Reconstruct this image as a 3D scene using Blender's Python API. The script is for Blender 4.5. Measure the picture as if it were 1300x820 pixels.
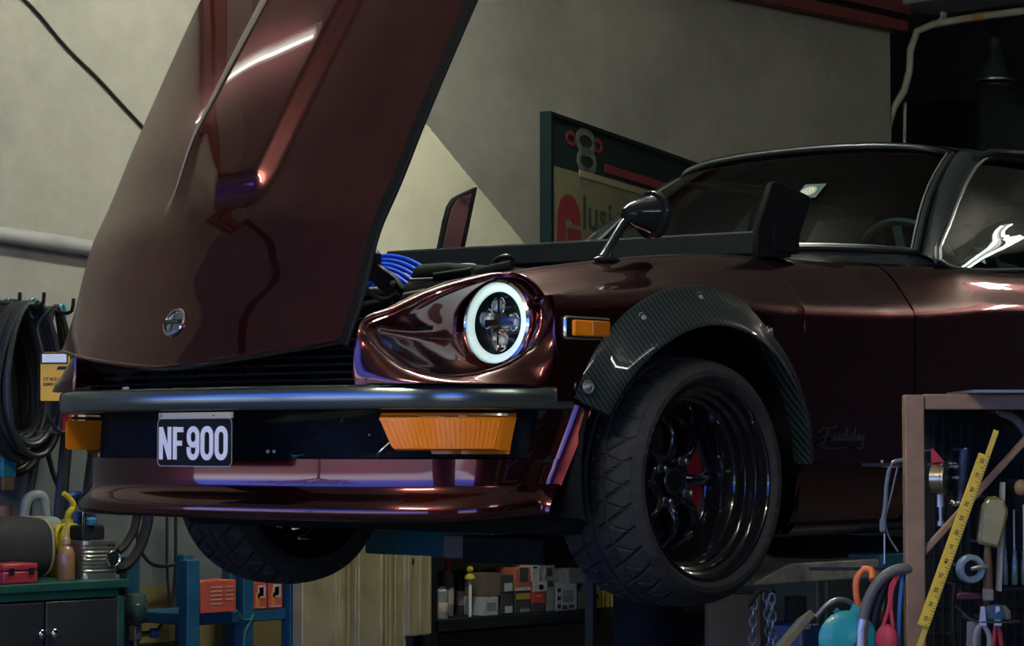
import bpy, bmesh, math, random
import numpy as np
from mathutils import Vector, Matrix

for o in list(bpy.data.objects):
    bpy.data.objects.remove(o, do_unlink=True)
SC = bpy.context.scene
COL = SC.collection
random.seed(7)
PI = math.pi

# ------------------------------------------------------------------ camera
W, H, F = 1300, 820, 3180.0
YAW = math.radians(43.5)
PITCH = math.atan(155 / 3180)
R_ = np.array([math.cos(YAW), math.sin(YAW), 0.0])          # image right, along the ground
DH = np.array([-math.sin(YAW), math.cos(YAW), 0.0])         # view direction along the ground
D_ = DH * math.cos(PITCH) + np.array([0, 0, math.sin(PITCH)])
U_ = np.cross(R_, D_)
CAM = np.array([4.61797, -4.67694, 1.30])
cd = bpy.data.cameras.new('camera')
cam = bpy.data.objects.new('camera', cd)
COL.objects.link(cam)
cd.sensor_fit = 'HORIZONTAL'
cd.sensor_width = 36.0
cd.lens = 36.0 * F / W
cd.clip_end = 200
cam.matrix_world = Matrix(((R_[0], U_[0], -D_[0], CAM[0]), (R_[1], U_[1], -D_[1], CAM[1]),
                           (R_[2], U_[2], -D_[2], CAM[2]), (0, 0, 0, 1)))
SC.camera = cam

# ------------------------------------------------------------------ sky, exposure
wd = bpy.data.worlds.new('sky'); SC.world = wd; wd.use_nodes = True
nt = wd.node_tree; nt.nodes.clear()
tc = nt.nodes.new('ShaderNodeTexCoord')
sp = nt.nodes.new('ShaderNodeSeparateXYZ')
rp = nt.nodes.new('ShaderNodeValToRGB')
cr = rp.color_ramp
cr.elements[0].position = 0.0; cr.elements[0].color = (0.5, 0.52, 0.55, 1)
cr.elements[1].position = 1.0; cr.elements[1].color = (0.03, 0.10, 0.8, 1)
for p_, c_ in ((0.01, (2.7, 2.8, 3.2, 1)), (0.035, (2.0, 2.3, 3.6, 1)), (0.08, (0.3, 0.8, 4.0, 1)), (0.22, (0.15, 0.5, 2.8, 1)), (0.32, (0.3, 0.45, 0.9, 1))):
    e = cr.elements.new(p_); e.color = c_
bg = nt.nodes.new('ShaderNodeBackground'); bg.inputs['Strength'].default_value = 1.0
wo = nt.nodes.new('ShaderNodeOutputWorld')
nt.links.new(tc.outputs['Generated'], sp.inputs[0])
nt.links.new(sp.outputs['Z'], rp.inputs[0])
nt.links.new(rp.outputs['Color'], bg.inputs['Color'])
nt.links.new(bg.outputs[0], wo.inputs['Surface'])
sd_ = bpy.data.lights.new('sun', 'SUN'); sd_.energy = 6.0; sd_.angle = 0.01; sd_.color = (1.0, 0.97, 0.92)
sun = bpy.data.objects.new('sun', sd_); COL.objects.link(sun)
sun.rotation_euler = Vector((0.35, -0.62, -0.95)).to_track_quat('-Z', 'Y').to_euler()      # shines over the garage onto the forecourt
vs = SC.view_settings
vs.view_transform = 'Standard'; vs.look = 'None'; vs.gamma = 1.0; vs.use_curve_mapping = False
vs.exposure = 0.0
SC.cycles.max_bounces = 8 if hasattr(SC, 'cycles') else 8

# ceiling tubes, the mirrored ones first, then unseen lamps added for fill: (centre, direction, length, watts-like strength)
TUBES = [((-1.28, -1.00, 3.12), (1, -0.05, 0), 1.2, 14.0, 1),
         ((2.25, 4.33, 3.15), (0.83, 0.55, 0), 1.1, 45.0, 2),
         ((-0.30, 0.32, 3.34), (0.0, 1.0, 0), 0.9, 210.0, 2),  # unseen lamp added to brighten the cream part of the wall
         ((4.9, 0.2, 3.20), (0.2, 1.0, 0), 1.2, 40.0, 2),  # unseen fill lamp added to lift the dark tones on the right
         ((1.9, -3.4, 3.25), (1.0, 0.3, 0), 1.2, 200.0, 2)]  # unseen fill lamp added to brighten the plate and the car's front

# ------------------------------------------------------------------ helpers
def ray(px, py):
    return D_ + (px - W / 2) / F * R_ - (py - H / 2) / F * U_
def at(px, py, ax, val):
    k = ray(px, py); t = (val - CAM[ax]) / k[ax]
    return CAM + t * k
def atd(px, py, dist):
    k = ray(px, py)
    return CAM + k * (dist / (k @ DH))
def vec(p): return np.array(p, float)
def unit(v):
    v = vec(v); return v / (np.linalg.norm(v) + 1e-12)

def spline(pts, n, closed=False, even=True):
    """smooth curve through points, n samples"""
    P = [vec(p) for p in pts]; m = len(P); out = []
    if m == 2 and not closed:
        return [P[0] + (P[1] - P[0]) * i / (n - 1) for i in range(n)]
    segs = m if closed else m - 1
    for i in range(segs):
        if closed:
            a, b, c, d = P[(i - 1) % m], P[i], P[(i + 1) % m], P[(i + 2) % m]
        else:
            b, c = P[i], P[i + 1]
            a = P[i - 1] if i > 0 else 2 * b - c
            d = P[i + 2] if i + 2 < m else 2 * c - b
        t0 = 0.0
        t1 = t0 + max(np.linalg.norm(b - a), 1e-6) ** 0.5
        t2 = t1 + max(np.linalg.norm(c - b), 1e-6) ** 0.5
        t3 = t2 + max(np.linalg.norm(d - c), 1e-6) ** 0.5
        for k in range(16):
            t = t1 + (t2 - t1) * k / 16
            A1 = (t1 - t) / (t1 - t0) * a + (t - t0) / (t1 - t0) * b
            A2 = (t2 - t) / (t2 - t1) * b + (t - t1) / (t2 - t1) * c
            A3 = (t3 - t) / (t3 - t2) * c + (t - t2) / (t3 - t2) * d
            B1 = (t2 - t) / (t2 - t0) * A1 + (t - t0) / (t2 - t0) * A2
            B2 = (t3 - t) / (t3 - t1) * A2 + (t - t1) / (t3 - t1) * A3
            out.append((t2 - t) / (t2 - t1) * B1 + (t - t1) / (t2 - t1) * B2)
    out.append(P[0] if closed else P[-1])
    q = np.array(out)
    L = np.concatenate([[0], np.cumsum(np.linalg.norm(np.diff(q, axis=0), axis=1))])
    cnt = n + 1 if closed else n
    s = np.linspace(0, L[-1], cnt)
    r = np.stack([np.interp(s, L, q[:, i]) for i in range(q.shape[1])], 1)
    return [x for x in (r[:-1] if closed else r)]

def cub(xs, ys, x):
    """monotone cubic table lookup"""
    xs = vec(xs); ys = vec(ys)
    if x <= xs[0]: return float(ys[0])
    if x >= xs[-1]: return float(ys[-1])
    i = int(np.searchsorted(xs, x)) - 1
    h = np.diff(xs); dl = np.diff(ys) / h
    def m(k):
        if k == 0: return dl[0]
        if k == len(xs) - 1: return dl[-1]
        return 0.0 if dl[k - 1] * dl[k] <= 0 else 2 * dl[k - 1] * dl[k] / (dl[k - 1] + dl[k])
    t = (x - xs[i]) / h[i]; m0, m1 = m(i) * h[i], m(i + 1) * h[i]
    return float((2*t**3 - 3*t**2 + 1) * ys[i] + (t**3 - 2*t**2 + t) * m0 + (-2*t**3 + 3*t**2) * ys[i+1] + (t**3 - t**2) * m1)

def frame(axis, up=(0, 0, 1)):
    z = unit(axis); x = np.cross(vec(up), z)
    if np.linalg.norm(x) < 1e-4: x = np.cross(vec((0, 1, 0)), z)
    x = unit(x); y = np.cross(z, x)
    return x, y, z

class MB:
    """collects shapes in world coordinates; build() links them as ONE mesh object"""
    def __init__(s): s.v = []; s.f = []; s.m = []; s.mi = 0
    def mat(s, i): s.mi = i; return s
    def add(s, vs_, fs):
        b = len(s.v); s.v += [tuple(map(float, v)) for v in vs_]
        for f in fs: s.f.append([i + b for i in f]); s.m.append(s.mi)
        return s
    def grid(s, rows, cu=False, cv=False, flip=False):
        n, m = len(rows), len(rows[0]); fs = []
        for i in range(n if cv else n - 1):
            for j in range(m if cu else m - 1):
                q = [i * m + j, i * m + (j + 1) % m, ((i + 1) % n) * m + (j + 1) % m, ((i + 1) % n) * m + j]
                fs.append(q[::-1] if flip else q)
        return s.add([p for r in rows for p in r], fs)
    def box(s, c, size, ax=None):
        c = vec(c); X, Y, Z = [vec(a) for a in (ax or ((1, 0, 0), (0, 1, 0), (0, 0, 1)))]
        h = vec(size) / 2
        vs_ = [c + X * h[0] * i + Y * h[1] * j + Z * h[2] * k for k in (-1, 1) for j in (-1, 1) for i in (-1, 1)]
        return s.add(vs_, [[0, 2, 3, 1], [4, 5, 7, 6], [0, 1, 5, 4], [2, 6, 7, 3], [0, 4, 6, 2], [1, 3, 7, 5]])
    def bar(s, a, b, w, h, up=(0, 0, 1)):
        a, b = vec(a), vec(b); z = unit(b - a); x = unit(np.cross(vec(up), z)); y = np.cross(z, x)
        return s.box((a + b) / 2, (w, h, np.linalg.norm(b - a)), (x, y, z))
    def lathe(s, o, axis, prof, seg=32, up=(0, 0, 1), a0=0.0, a1=2 * PI):
        """prof: (radius, distance along axis)"""
        x, y, z = frame(axis, up); o = vec(o); full = abs(a1 - a0 - 2 * PI) < 1e-6
        n = seg if full else seg + 1
        rows = [[o + z * h + (x * math.cos(a0 + (a1 - a0) * k / seg) + y * math.sin(a0 + (a1 - a0) * k / seg)) * max(r, 1e-5)
                 for k in range(n)] for r, h in prof]
        return s.grid(rows, cu=full)
    def cyl(s, a, b, r, r2=None, seg=20):
        a, b = vec(a), vec(b); L = np.linalg.norm(b - a); r2 = r if r2 is None else r2
        return s.lathe(a, b - a, [(0, 0), (r, 0), (r2, L), (0, L)], seg)
    def tube(s, path, r, seg=8, closed=False, cap=True):
        P = [vec(p) for p in path]; n = len(P); rows = []; prev = None
        for i in range(n):
            if closed: t = P[(i + 1) % n] - P[i - 1]
            else: t = P[min(i + 1, n - 1)] - P[max(i - 1, 0)]
            t = unit(t)
            if prev is None: x = frame(t)[0]
            else:
                x = prev - t * (prev @ t); x = unit(x)
            prev = x; y = np.cross(t, x)
            rr = r[i] if hasattr(r, '__len__') else r
            rows.append([P[i] + (x * math.cos(2 * PI * k / seg) + y * math.sin(2 * PI * k / seg)) * rr for k in range(seg)])
        b = len(s.v)
        s.grid(rows, cu=True, cv=closed)
        if cap and not closed:
            s.f.append([b + k for k in range(seg)][::-1]); s.m.append(s.mi)
            s.f.append([b + (n - 1) * seg + k for k in range(seg)]); s.m.append(s.mi)
        return s
    def prism(s, poly, o, ax, depth):
        """2-D outline extruded: ax = (x, y, z) directions, extruded along +z by depth"""
        o = vec(o); X, Y, Z = [vec(a) for a in ax]; n = len(poly)
        vs_ = [o + X * p[0] + Y * p[1] for p in poly] + [o + X * p[0] + Y * p[1] + Z * depth for p in poly]
        fs = [list(range(n))[::-1], list(range(n, 2 * n))] + [[i, (i + 1) % n, n + (i + 1) % n, n + i] for i in range(n)]
        return s.add(vs_, fs)
    def ball(s, c, r, seg=16, rings=10, axis=(0, 0, 1)):
        if not hasattr(r, '__len__'): r = (r, r, r)
        c = vec(c); rows = []
        for i in range(rings + 1):
            a = -PI / 2 + PI * i / rings; q = max(math.cos(a), 1e-4)
            rows.append([c + vec((r[0] * q * math.cos(2 * PI * k / seg), r[1] * q * math.sin(2 * PI * k / seg), r[2] * math.sin(a))) for k in range(seg)])
        return s.grid(rows, cu=True)
    def ribbon(s, path2, w, o, ax, depth, closed=False):
        """flat stroke of width w along a 2-D path"""
        P = [vec(p) for p in path2]; n = len(P); A = []; B = []
        for i in range(n):
            if closed: t1, t0 = P[(i + 1) % n] - P[i], P[i] - P[i - 1]
            else:
                t1 = P[min(i + 1, n - 1)] - P[min(i, n - 2)]; t0 = P[max(i, 1)] - P[max(i - 1, 0)]
            t1, t0 = unit(t1), unit(t0); n0 = vec((-t0[1], t0[0])); n1 = vec((-t1[1], t1[0])); nn = unit(n0 + n1)
            k = w / 2 / max(nn @ n0, 0.4); A.append(P[i] + nn * k); B.append(P[i] - nn * k)
        o = vec(o); X, Y, Z = [vec(a) for a in ax]
        f = lambda p, d: o + X * p[0] + Y * p[1] + Z * d
        rows = [[f(p, 0) for p in A], [f(p, depth) for p in A], [f(p, depth) for p in B], [f(p, 0) for p in B]]
        return s.grid([list(r) for r in zip(*rows)], cu=True, cv=closed)
    def mirror(s):
        o = MB(); o.v = [(-x, y, z) for x, y, z in s.v]; o.f = [f[::-1] for f in s.f]; o.m = list(s.m); return o
    def build(s, name, mats, parent=None, smooth=40, bevel=0, sub=0, origin=None, bseg=2):
        me = bpy.data.meshes.new(name)
        org = vec(origin) if origin is not None else (vec(parent['_o']) if parent is not None else np.zeros(3))
        if parent is None and origin is None and s.v:
            q = np.array(s.v); org = vec(((q[:, 0].min() + q[:, 0].max()) / 2, (q[:, 1].min() + q[:, 1].max()) / 2, q[:, 2].min()))
        me.from_pydata([tuple(vec(v) - org) for v in s.v], [], s.f)
        if not isinstance(mats, (list, tuple)): mats = [mats]
        for m in mats: me.materials.append(m)
        me.polygons.foreach_set('material_index', s.m)
        me.validate(); me.update()
        bm = bmesh.new(); bm.from_mesh(me)
        bmesh.ops.remove_doubles(bm, verts=bm.verts, dist=1e-5)
        bmesh.ops.recalc_face_normals(bm, faces=bm.faces)
        bm.to_mesh(me); bm.free()
        if smooth:
            me.polygons.foreach_set('use_smooth', [True] * len(me.polygons))
            me.set_sharp_from_angle(angle=math.radians(smooth))
        o = bpy.data.objects.new(name, me); COL.objects.link(o)
        if parent is not None: o.parent = parent
        else: o.location = org
        o['_o'] = [float(x) for x in org]
        if bevel:
            b = o.modifiers.new('bevel', 'BEVEL'); b.width = bevel; b.segments = bseg; b.limit_method = 'ANGLE'
            b.angle_limit = math.radians(40); b.harden_normals = False
        if sub:
            q = o.modifiers.new('sub', 'SUBSURF'); q.levels = sub; q.render_levels = sub
        return o

def tag(o, label=None, cat=None, group=None, kind=None):
    if label: o['label'] = label
    if cat: o['category'] = cat
    if group: o['group'] = group
    if kind: o['kind'] = kind
    return o
def thing(name, loc, label, cat, group=None):
    o = bpy.data.objects.new(name, None); COL.objects.link(o)
    o.location = tuple(float(x) for x in loc); o.empty_display_size = 0.05
    o['_o'] = [float(x) for x in loc]
    return tag(o, label, cat, group)
def struct(mb, name, m, **k):
    return tag(mb.build(name, m, **k), kind='structure')
def copy_tree(o, parent=None):
    c = o.copy(); COL.objects.link(c)
    if parent is not None: c.parent = parent
    for ch in list(o.children): copy_tree(ch, c)
    return c

FONT = {}
def text_mesh(mb, txt, o, ax, size, depth, sx=1.0, bold=0.0):
    """lettering as real geometry added to mb; o = left baseline point"""
    key = (txt, bold)
    if key not in FONT:
        cu = bpy.data.curves.new('lettering', 'FONT'); cu.body = txt; cu.size = 1.0; cu.offset = bold
        ob = bpy.data.objects.new('lettering', cu); COL.objects.link(ob)
        dg = bpy.context.evaluated_depsgraph_get(); dg.update()
        me = bpy.data.meshes.new_from_object(ob.evaluated_get(dg))
        FONT[key] = ([tuple(v.co) for v in me.vertices], [list(p.vertices) for p in me.polygons])
        bpy.data.objects.remove(ob); bpy.data.curves.remove(cu); bpy.data.meshes.remove(me)
    vs_, fs = FONT[key]; o = vec(o); X, Y, Z = [vec(a) for a in ax]
    return mb.add([o + X * v[0] * size * sx + Y * v[1] * size + Z * depth for v in vs_], fs)

# ------------------------------------------------------------------ materials
def M(name, col, rough=0.5, metal=0.0, coat=0.0, var=0.0, vscale=8.0, bump=0.0, bscale=60.0, emit=0.0, ecol=None, spec=0.5, col2=None, coatr=0.03):
    m = bpy.data.materials.new(name); m.use_nodes = True
    t = m.node_tree; b = t.nodes['Principled BSDF']
    b.inputs['Base Color'].default_value = (*col, 1); b.inputs['Roughness'].default_value = rough
    b.inputs['Metallic'].default_value = metal; b.inputs['Coat Weight'].default_value = coat
    b.inputs['Coat Roughness'].default_value = coatr; b.inputs['Specular IOR Level'].default_value = spec
    if emit:
        b.inputs['Emission Color'].default_value = (*(ecol or col), 1); b.inputs['Emission Strength'].default_value = emit
    if var or col2 or bump:
        tcn = t.nodes.new('ShaderNodeTexCoord')
    if var or col2:
        n = t.nodes.new('ShaderNodeTexNoise'); n.inputs['Scale'].default_value = vscale; n.inputs['Detail'].default_value = 6
        n.inputs['Roughness'].default_value = 0.65
        r = t.nodes.new('ShaderNodeValToRGB')
        c2 = col2 or tuple(max(0, c * (1 - var)) for c in col); c1 = col if col2 else tuple(min(1, c * (1 + var)) for c in col)
        r.color_ramp.elements[0].color = (*c2, 1); r.color_ramp.elements[1].color = (*c1, 1)
        r.color_ramp.elements[0].position = 0.3; r.color_ramp.elements[1].position = 0.7
        t.links.new(tcn.outputs['Object'], n.inputs['Vector']); t.links.new(n.outputs['Fac'], r.inputs[0])
        t.links.new(r.outputs['Color'], b.inputs['Base Color'])
    if bump:
        n2 = t.nodes.new('ShaderNodeTexNoise'); n2.inputs['Scale'].default_value = bscale; n2.inputs['Detail'].default_value = 4
        bp = t.nodes.new('ShaderNodeBump'); bp.inputs['Strength'].default_value = bump; bp.inputs['Distance'].default_value = 0.01
        t.links.new(tcn.outputs['Object'], n2.inputs['Vector']); t.links.new(n2.outputs['Fac'], bp.inputs['Height'])
        t.links.new(bp.outputs[0], b.inputs['Normal'])
    return m
def glass(name, tint, gloss=1.0, rough=0.0):
    m = bpy.data.materials.new(name); m.use_nodes = True; t = m.node_tree; t.nodes.clear()
    tr = t.nodes.new('ShaderNodeBsdfTransparent'); tr.inputs[0].default_value = (*tint, 1)
    gl = t.nodes.new('ShaderNodeBsdfGlossy'); gl.inputs['Roughness'].default_value = rough
    fr = t.nodes.new('ShaderNodeFresnel'); fr.inputs['IOR'].default_value = 1.5
    mx = t.nodes.new('ShaderNodeMixShader'); out = t.nodes.new('ShaderNodeOutputMaterial')
    ml = t.nodes.new('ShaderNodeMath'); ml.operation = 'MULTIPLY'; ml.inputs[1].default_value = gloss
    t.links.new(fr.outputs[0], ml.inputs[0]); t.links.new(ml.outputs[0], mx.inputs[0])
    t.links.new(tr.outputs[0], mx.inputs[1]); t.links.new(gl.outputs[0], mx.inputs[2]); t.links.new(mx.outputs[0], out.inputs[0])
    return m

def paint(name, col, deep, rough=0.22):
    """metallic flake car paint under clear coat"""
    m = M(name, col, rough, 0.96, 1.0)
    m.node_tree.nodes['Principled BSDF'].inputs['Coat IOR'].default_value = 1.62
    t = m.node_tree; b = t.nodes['Principled BSDF']
    tcn = t.nodes.new('ShaderNodeTexCoord')
    n = t.nodes.new('ShaderNodeTexNoise'); n.inputs['Scale'].default_value = 3.0; n.inputs['Detail'].default_value = 2
    v = t.nodes.new('ShaderNodeTexVoronoi'); v.inputs['Scale'].default_value = 420
    mx = t.nodes.new('ShaderNodeMix'); mx.data_type = 'RGBA'
    mx.inputs['A'].default_value = (*col, 1); mx.inputs['B'].default_value = (*deep, 1)
    t.links.new(tcn.outputs['Object'], n.inputs['Vector']); t.links.new(tcn.outputs['Object'], v.inputs['Vector'])
    t.links.new(n.outputs['Fac'], mx.inputs['Factor']); t.links.new(mx.outputs['Result'], b.inputs['Base Color'])
    bp = t.nodes.new('ShaderNodeBump'); bp.inputs['Strength'].default_value = 0.006; bp.inputs['Distance'].default_value = 0.0005
    t.links.new(v.outputs['Distance'], bp.inputs['Height']); t.links.new(bp.outputs[0], b.inputs['Normal'])
    return m

def wall_mat():
    """plaster: grey upper coat, cream below a diagonal stair line, ochre dado, stains"""
    m = M('wall_plaster', (0.3, 0.3, 0.26), 0.85, bump=0.35, bscale=18)
    t = m.node_tree; b = t.nodes['Principled BSDF']; N = t.nodes.new; L = t.links.new
    g = N('ShaderNodeNewGeometry'); s = N('ShaderNodeSeparateXYZ'); L(g.outputs['Position'], s.inputs[0])
    n = N('ShaderNodeTexNoise'); n.inputs['Scale'].default_value = 1.7; n.inputs['Detail'].default_value = 8; n.inputs['Roughness'].default_value = 0.7
    L(g.outputs['Position'], n.inputs['Vector'])
    r = N('ShaderNodeValToRGB'); L(n.outputs['Fac'], r.inputs[0])
    r.color_ramp.elements[0].position = 0.28; r.color_ramp.elements[0].color = (0.21, 0.205, 0.175, 1)
    r.color_ramp.elements[1].position = 0.62; r.color_ramp.elements[1].color = (0.33, 0.32, 0.265, 1)
    # cream zone: z < line(y) and z > 0.8
    def math_(op, a, bb):
        q = N('ShaderNodeMath'); q.operation = op
        for i, x in enumerate((a, bb)):
            if isinstance(x, (int, float)): q.inputs[i].default_value = x
            else: L(x, q.inputs[i])
        return q.outputs[0]
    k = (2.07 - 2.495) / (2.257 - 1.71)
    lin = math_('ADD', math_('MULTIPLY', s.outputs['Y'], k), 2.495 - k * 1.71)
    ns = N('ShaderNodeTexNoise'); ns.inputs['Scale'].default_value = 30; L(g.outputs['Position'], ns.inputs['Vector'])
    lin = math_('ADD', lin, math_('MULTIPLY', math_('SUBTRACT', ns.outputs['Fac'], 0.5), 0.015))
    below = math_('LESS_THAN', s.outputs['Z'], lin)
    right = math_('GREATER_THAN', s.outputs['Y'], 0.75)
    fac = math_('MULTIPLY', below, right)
    n3 = N('ShaderNodeTexNoise'); n3.inputs['Scale'].default_value = 5; n3.inputs['Detail'].default_value = 6; L(g.outputs['Position'], n3.inputs['Vector'])
    r3 = N('ShaderNodeValToRGB'); L(n3.outputs['Fac'], r3.inputs[0])
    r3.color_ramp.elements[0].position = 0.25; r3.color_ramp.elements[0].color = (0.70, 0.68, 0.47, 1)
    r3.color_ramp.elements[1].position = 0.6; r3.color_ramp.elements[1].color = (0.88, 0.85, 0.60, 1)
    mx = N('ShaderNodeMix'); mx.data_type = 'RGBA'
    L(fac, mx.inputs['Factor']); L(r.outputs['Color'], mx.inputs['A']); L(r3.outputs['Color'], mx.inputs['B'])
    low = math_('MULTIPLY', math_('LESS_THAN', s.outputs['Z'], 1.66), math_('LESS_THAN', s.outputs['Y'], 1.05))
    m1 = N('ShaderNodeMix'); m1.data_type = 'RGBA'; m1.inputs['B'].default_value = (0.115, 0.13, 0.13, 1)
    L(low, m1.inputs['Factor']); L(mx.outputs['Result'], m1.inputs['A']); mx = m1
    dado = math_('LESS_THAN', s.outputs['Z'], 0.84)
    m2 = N('ShaderNodeMix'); m2.data_type = 'RGBA'; m2.inputs['B'].default_value = (0.17, 0.13, 0.045, 1)
    L(dado, m2.inputs['Factor']); L(mx.outputs['Result'], m2.inputs['A'])
    L(m2.outputs['Result'], b.inputs['Base Color'])
    return m

def carbon():
    m = M('carbon_weave', (0.02, 0.03, 0.03), 0.4, 0.0, 0.7, spec=0.2)
    t = m.node_tree; b = t.nodes['Principled BSDF']; N = t.nodes.new; L = t.links.new
    c = N('ShaderNodeTexCoord'); w = N('ShaderNodeTexWave'); w.wave_type = 'BANDS'; w.bands_direction = 'DIAGONAL'
    w.inputs['Scale'].default_value = 34; w.inputs['Distortion'].default_value = 0.0
    r = N('ShaderNodeValToRGB'); r.color_ramp.elements[0].color = (0.004, 0.007, 0.007, 1); r.color_ramp.elements[1].color = (0.030, 0.047, 0.047, 1)
    L(c.outputs['Object'], w.inputs['Vector']); L(w.outputs['Fac'], r.inputs[0]); L(r.outputs['Color'], b.inputs['Base Color'])
    bp = N('ShaderNodeBump'); bp.inputs['Strength'].default_value = 0.15; bp.inputs['Distance'].default_value = 0.002
    L(w.outputs['Fac'], bp.inputs['Height']); L(bp.outputs[0], b.inputs['Normal'])
    return m

PAINT = paint('maroon_flake_paint', (0.125, 0.019, 0.021), (0.095, 0.015, 0.019))
BLACK = M('black_trim', (0.010, 0.013, 0.014), 0.4, spec=0.25)
BLACKP = M('gloss_black', (0.010, 0.014, 0.016), 0.2, 0, 0.35, spec=0.15)
RUB = M('tyre_rubber', (0.030, 0.032, 0.029), 0.62, spec=0.2, var=0.35, vscale=30, bump=0.15, bscale=300)
DARK = M('dark_grime', (0.012, 0.015, 0.015), 0.75, spec=0.12, var=0.5, vscale=9)
CHROME = M('chrome', (0.75, 0.78, 0.78), 0.08, 1.0)
STEEL = M('worn_steel', (0.42, 0.44, 0.42), 0.35, 0.9, var=0.25, vscale=14)
SATIN = M('satin_grey_bumper', (0.22, 0.27, 0.245), 0.2, 0.9)
RIMB = M('gloss_black_rim', (0.012, 0.013, 0.014), 0.12, 0.35, 1.0)
AMBER = M('amber_lens', (0.90, 0.27, 0.01), 0.3, 0, 0.2, spec=0.25, bump=0.10, bscale=160)
AMBERD = M('amber_lens_dark', (0.60, 0.16, 0.01), 0.2, 0, 0.8)
CARBON = carbon()
RED = M('red_enamel', (0.55, 0.03, 0.03), 0.35)
REDD = M('faded_red_card', (0.42, 0.06, 0.03), 0.7, var=0.15)
WHITE = M('white_enamel', (0.80, 0.85, 0.83), 0.4)
BLUEW = M('blue_cable', (0.015, 0.11, 0.75), 0.4, spec=0.25)
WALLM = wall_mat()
# ================================================================== the garage
XW = -1.9
CEIL = 3.62
CONC = M('concrete_floor', (0.10, 0.10, 0.095), 0.6, var=0.4, vscale=2.5, bump=0.1)
CEILM = M('ceiling_concrete', (0.60, 0.58, 0.52), 0.9, var=0.2, vscale=2)
DIMW = M('dim_plaster', (0.10, 0.105, 0.10), 0.9, var=0.25, vscale=2)
BACKW = M('purple_grey_wall', (0.11, 0.105, 0.125), 0.9, var=0.2, vscale=3)
REDB = M('red_oxide_beam', (0.16, 0.035, 0.03), 0.6, var=0.3, vscale=10)
SLAB = M('grey_slab', (0.33, 0.34, 0.31), 0.9, var=0.15, vscale=4)
struct(MB().box((2.3, 0, -0.05), (8.8, 14, 0.1)), 'floor', CONC)
struct(MB().box((2.3, 0, CEIL + 0.06), (8.8, 14, 0.12)), 'ceiling', CEILM)
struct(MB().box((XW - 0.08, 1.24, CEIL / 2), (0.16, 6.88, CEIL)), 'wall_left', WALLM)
struct(MB().box((-0.6, -7.08, 3.45), (14.6, 0.16, 0.5)), 'wall_front', DIMW)
struct(MB().box((6.2, -7.08, 1.6), (1.2, 0.16, 3.2)), 'wall_front_2', DIMW)
struct(MB().box((-5.0, -4.6, CEIL + 0.06), (6.1, 4.9, 0.12)), 'ceiling_3', CEILM)
struct(MB().box((-8.1, -4.6, CEIL / 2), (0.16, 4.9, CEIL)), 'wall_far_left', DIMW)
struct(MB().box((-5.0, -4.6, -0.05), (6.0, 4.9, 0.1)), 'floor_3', CONC)
struct(MB().box((-5.1, -2.12, CEIL / 2), (6.1, 0.10, CEIL)), 'wall_side_bay', DIMW)
RPL = M('right_plaster', (0.022, 0.030, 0.030), 0.9, var=0.15, vscale=2)
struct(MB().box((6.78, 2.4, CEIL / 2), (0.16, 9.2, CEIL)), 'wall_right', RPL)
struct(MB().box((6.78, -5.9, CEIL / 2), (0.16, 2.2, CEIL)), 'wall_right_2', RPL)  # leaves a gap, shaped so the air dam's edge mirrors blue sky
struct(MB().box((6.78, -3.5, CEIL - 0.2), (0.16, 2.6, 0.4)), 'trim_3', RPL)
struct(MB().box((1.0, 7.08, CEIL / 2), (11.4, 0.16, CEIL)), 'wall_back', BACKW)
struct(MB().box((-4.7, 5.8, CEIL / 2), (0.16, 2.6, CEIL)), 'wall_recess', BACKW)
struct(MB().box((-3.3, 4.6, CEIL / 2), (2.6, 0.12, CEIL)), 'wall_recess_2', BACKW)
struct(MB().box((-3.4, 5.8, CEIL + 0.06), (2.6, 2.5, 0.12)), 'ceiling_2', CEILM)
struct(MB().box((-3.4, 5.8, -0.05), (2.6, 2.5, 0.1)), 'floor_2', CONC)
b = MB().box((XW + 0.05, 1.21, 3.245), (0.10, 7.0, 0.012)).box((XW + 0.05, 1.21, 3.335), (0.10, 7.0, 0.012))
b.box((XW + 0.085, 1.21, 3.29), (0.012, 7.0, 0.09)).box((XW + 0.05, 1.21, 3.19), (0.06, 7.0, 0.05))
struct(b, 'trim_1', REDB, bevel=0.003)
struct(MB().box((2.35, 4.82, 3.45), (8.5, 0.34, 0.34)), 'trim_2', SLAB, bevel=0.01)
# ground and trees outside the opening to the left
struct(MB().box((-2, -32, -0.12), (60, 50, 0.1)), 'ground', M('pale_forecourt', (0.42, 0.42, 0.40), 0.9, var=0.2, vscale=1))

# electric conduit, loose cable
PVC = M('old_cream_pvc', (0.40, 0.40, 0.30), 0.5, var=0.2, vscale=9)
GREYP = M('grey_conduit', (0.30, 0.31, 0.29), 0.45, var=0.15)
c = thing('wall_conduit', (XW + 0.03, -0.2, 1.9), 'grey horizontal conduit pipe on the plaster wall left of the raised bonnet', 'pipe')
MB().tube([(XW + 0.03, -2.1, 1.985), (XW + 0.03, -0.12, 1.952), (XW + 0.03, 0.2, 1.93), (XW + 0.03, 0.7, 1.91)], 0.026, 14).build('pipe', GREYP, c)
for yy in (-1.5, -0.5, 0.35):
    zz = 1.985 - (yy + 2.3) * 0.023
    MB().box((XW + 0.012, yy, zz), (0.024, 0.03, 0.10)).tube([(XW + 0.03 + 0.029 * math.cos(a), yy, zz + 0.029 * math.sin(a)) for a in np.linspace(-PI / 2, PI / 2, 9)], 0.004, 6).build('clip', STEEL, c)
p0, p1 = at(20, -10, 0, XW + 0.006), at(290, 277, 0, XW + 0.006)
q = [p0 + (p1 - p0) * t + vec((0, 0.004 * math.sin(t * 23), 0.004 * math.sin(t * 17))) for t in np.linspace(-0.3, 1, 40)]
tag(MB().tube(q, 0.0055, 6).build('wall_cable', BLACK), 'thin black cable running diagonally down the upper left wall', 'cable')
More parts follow.
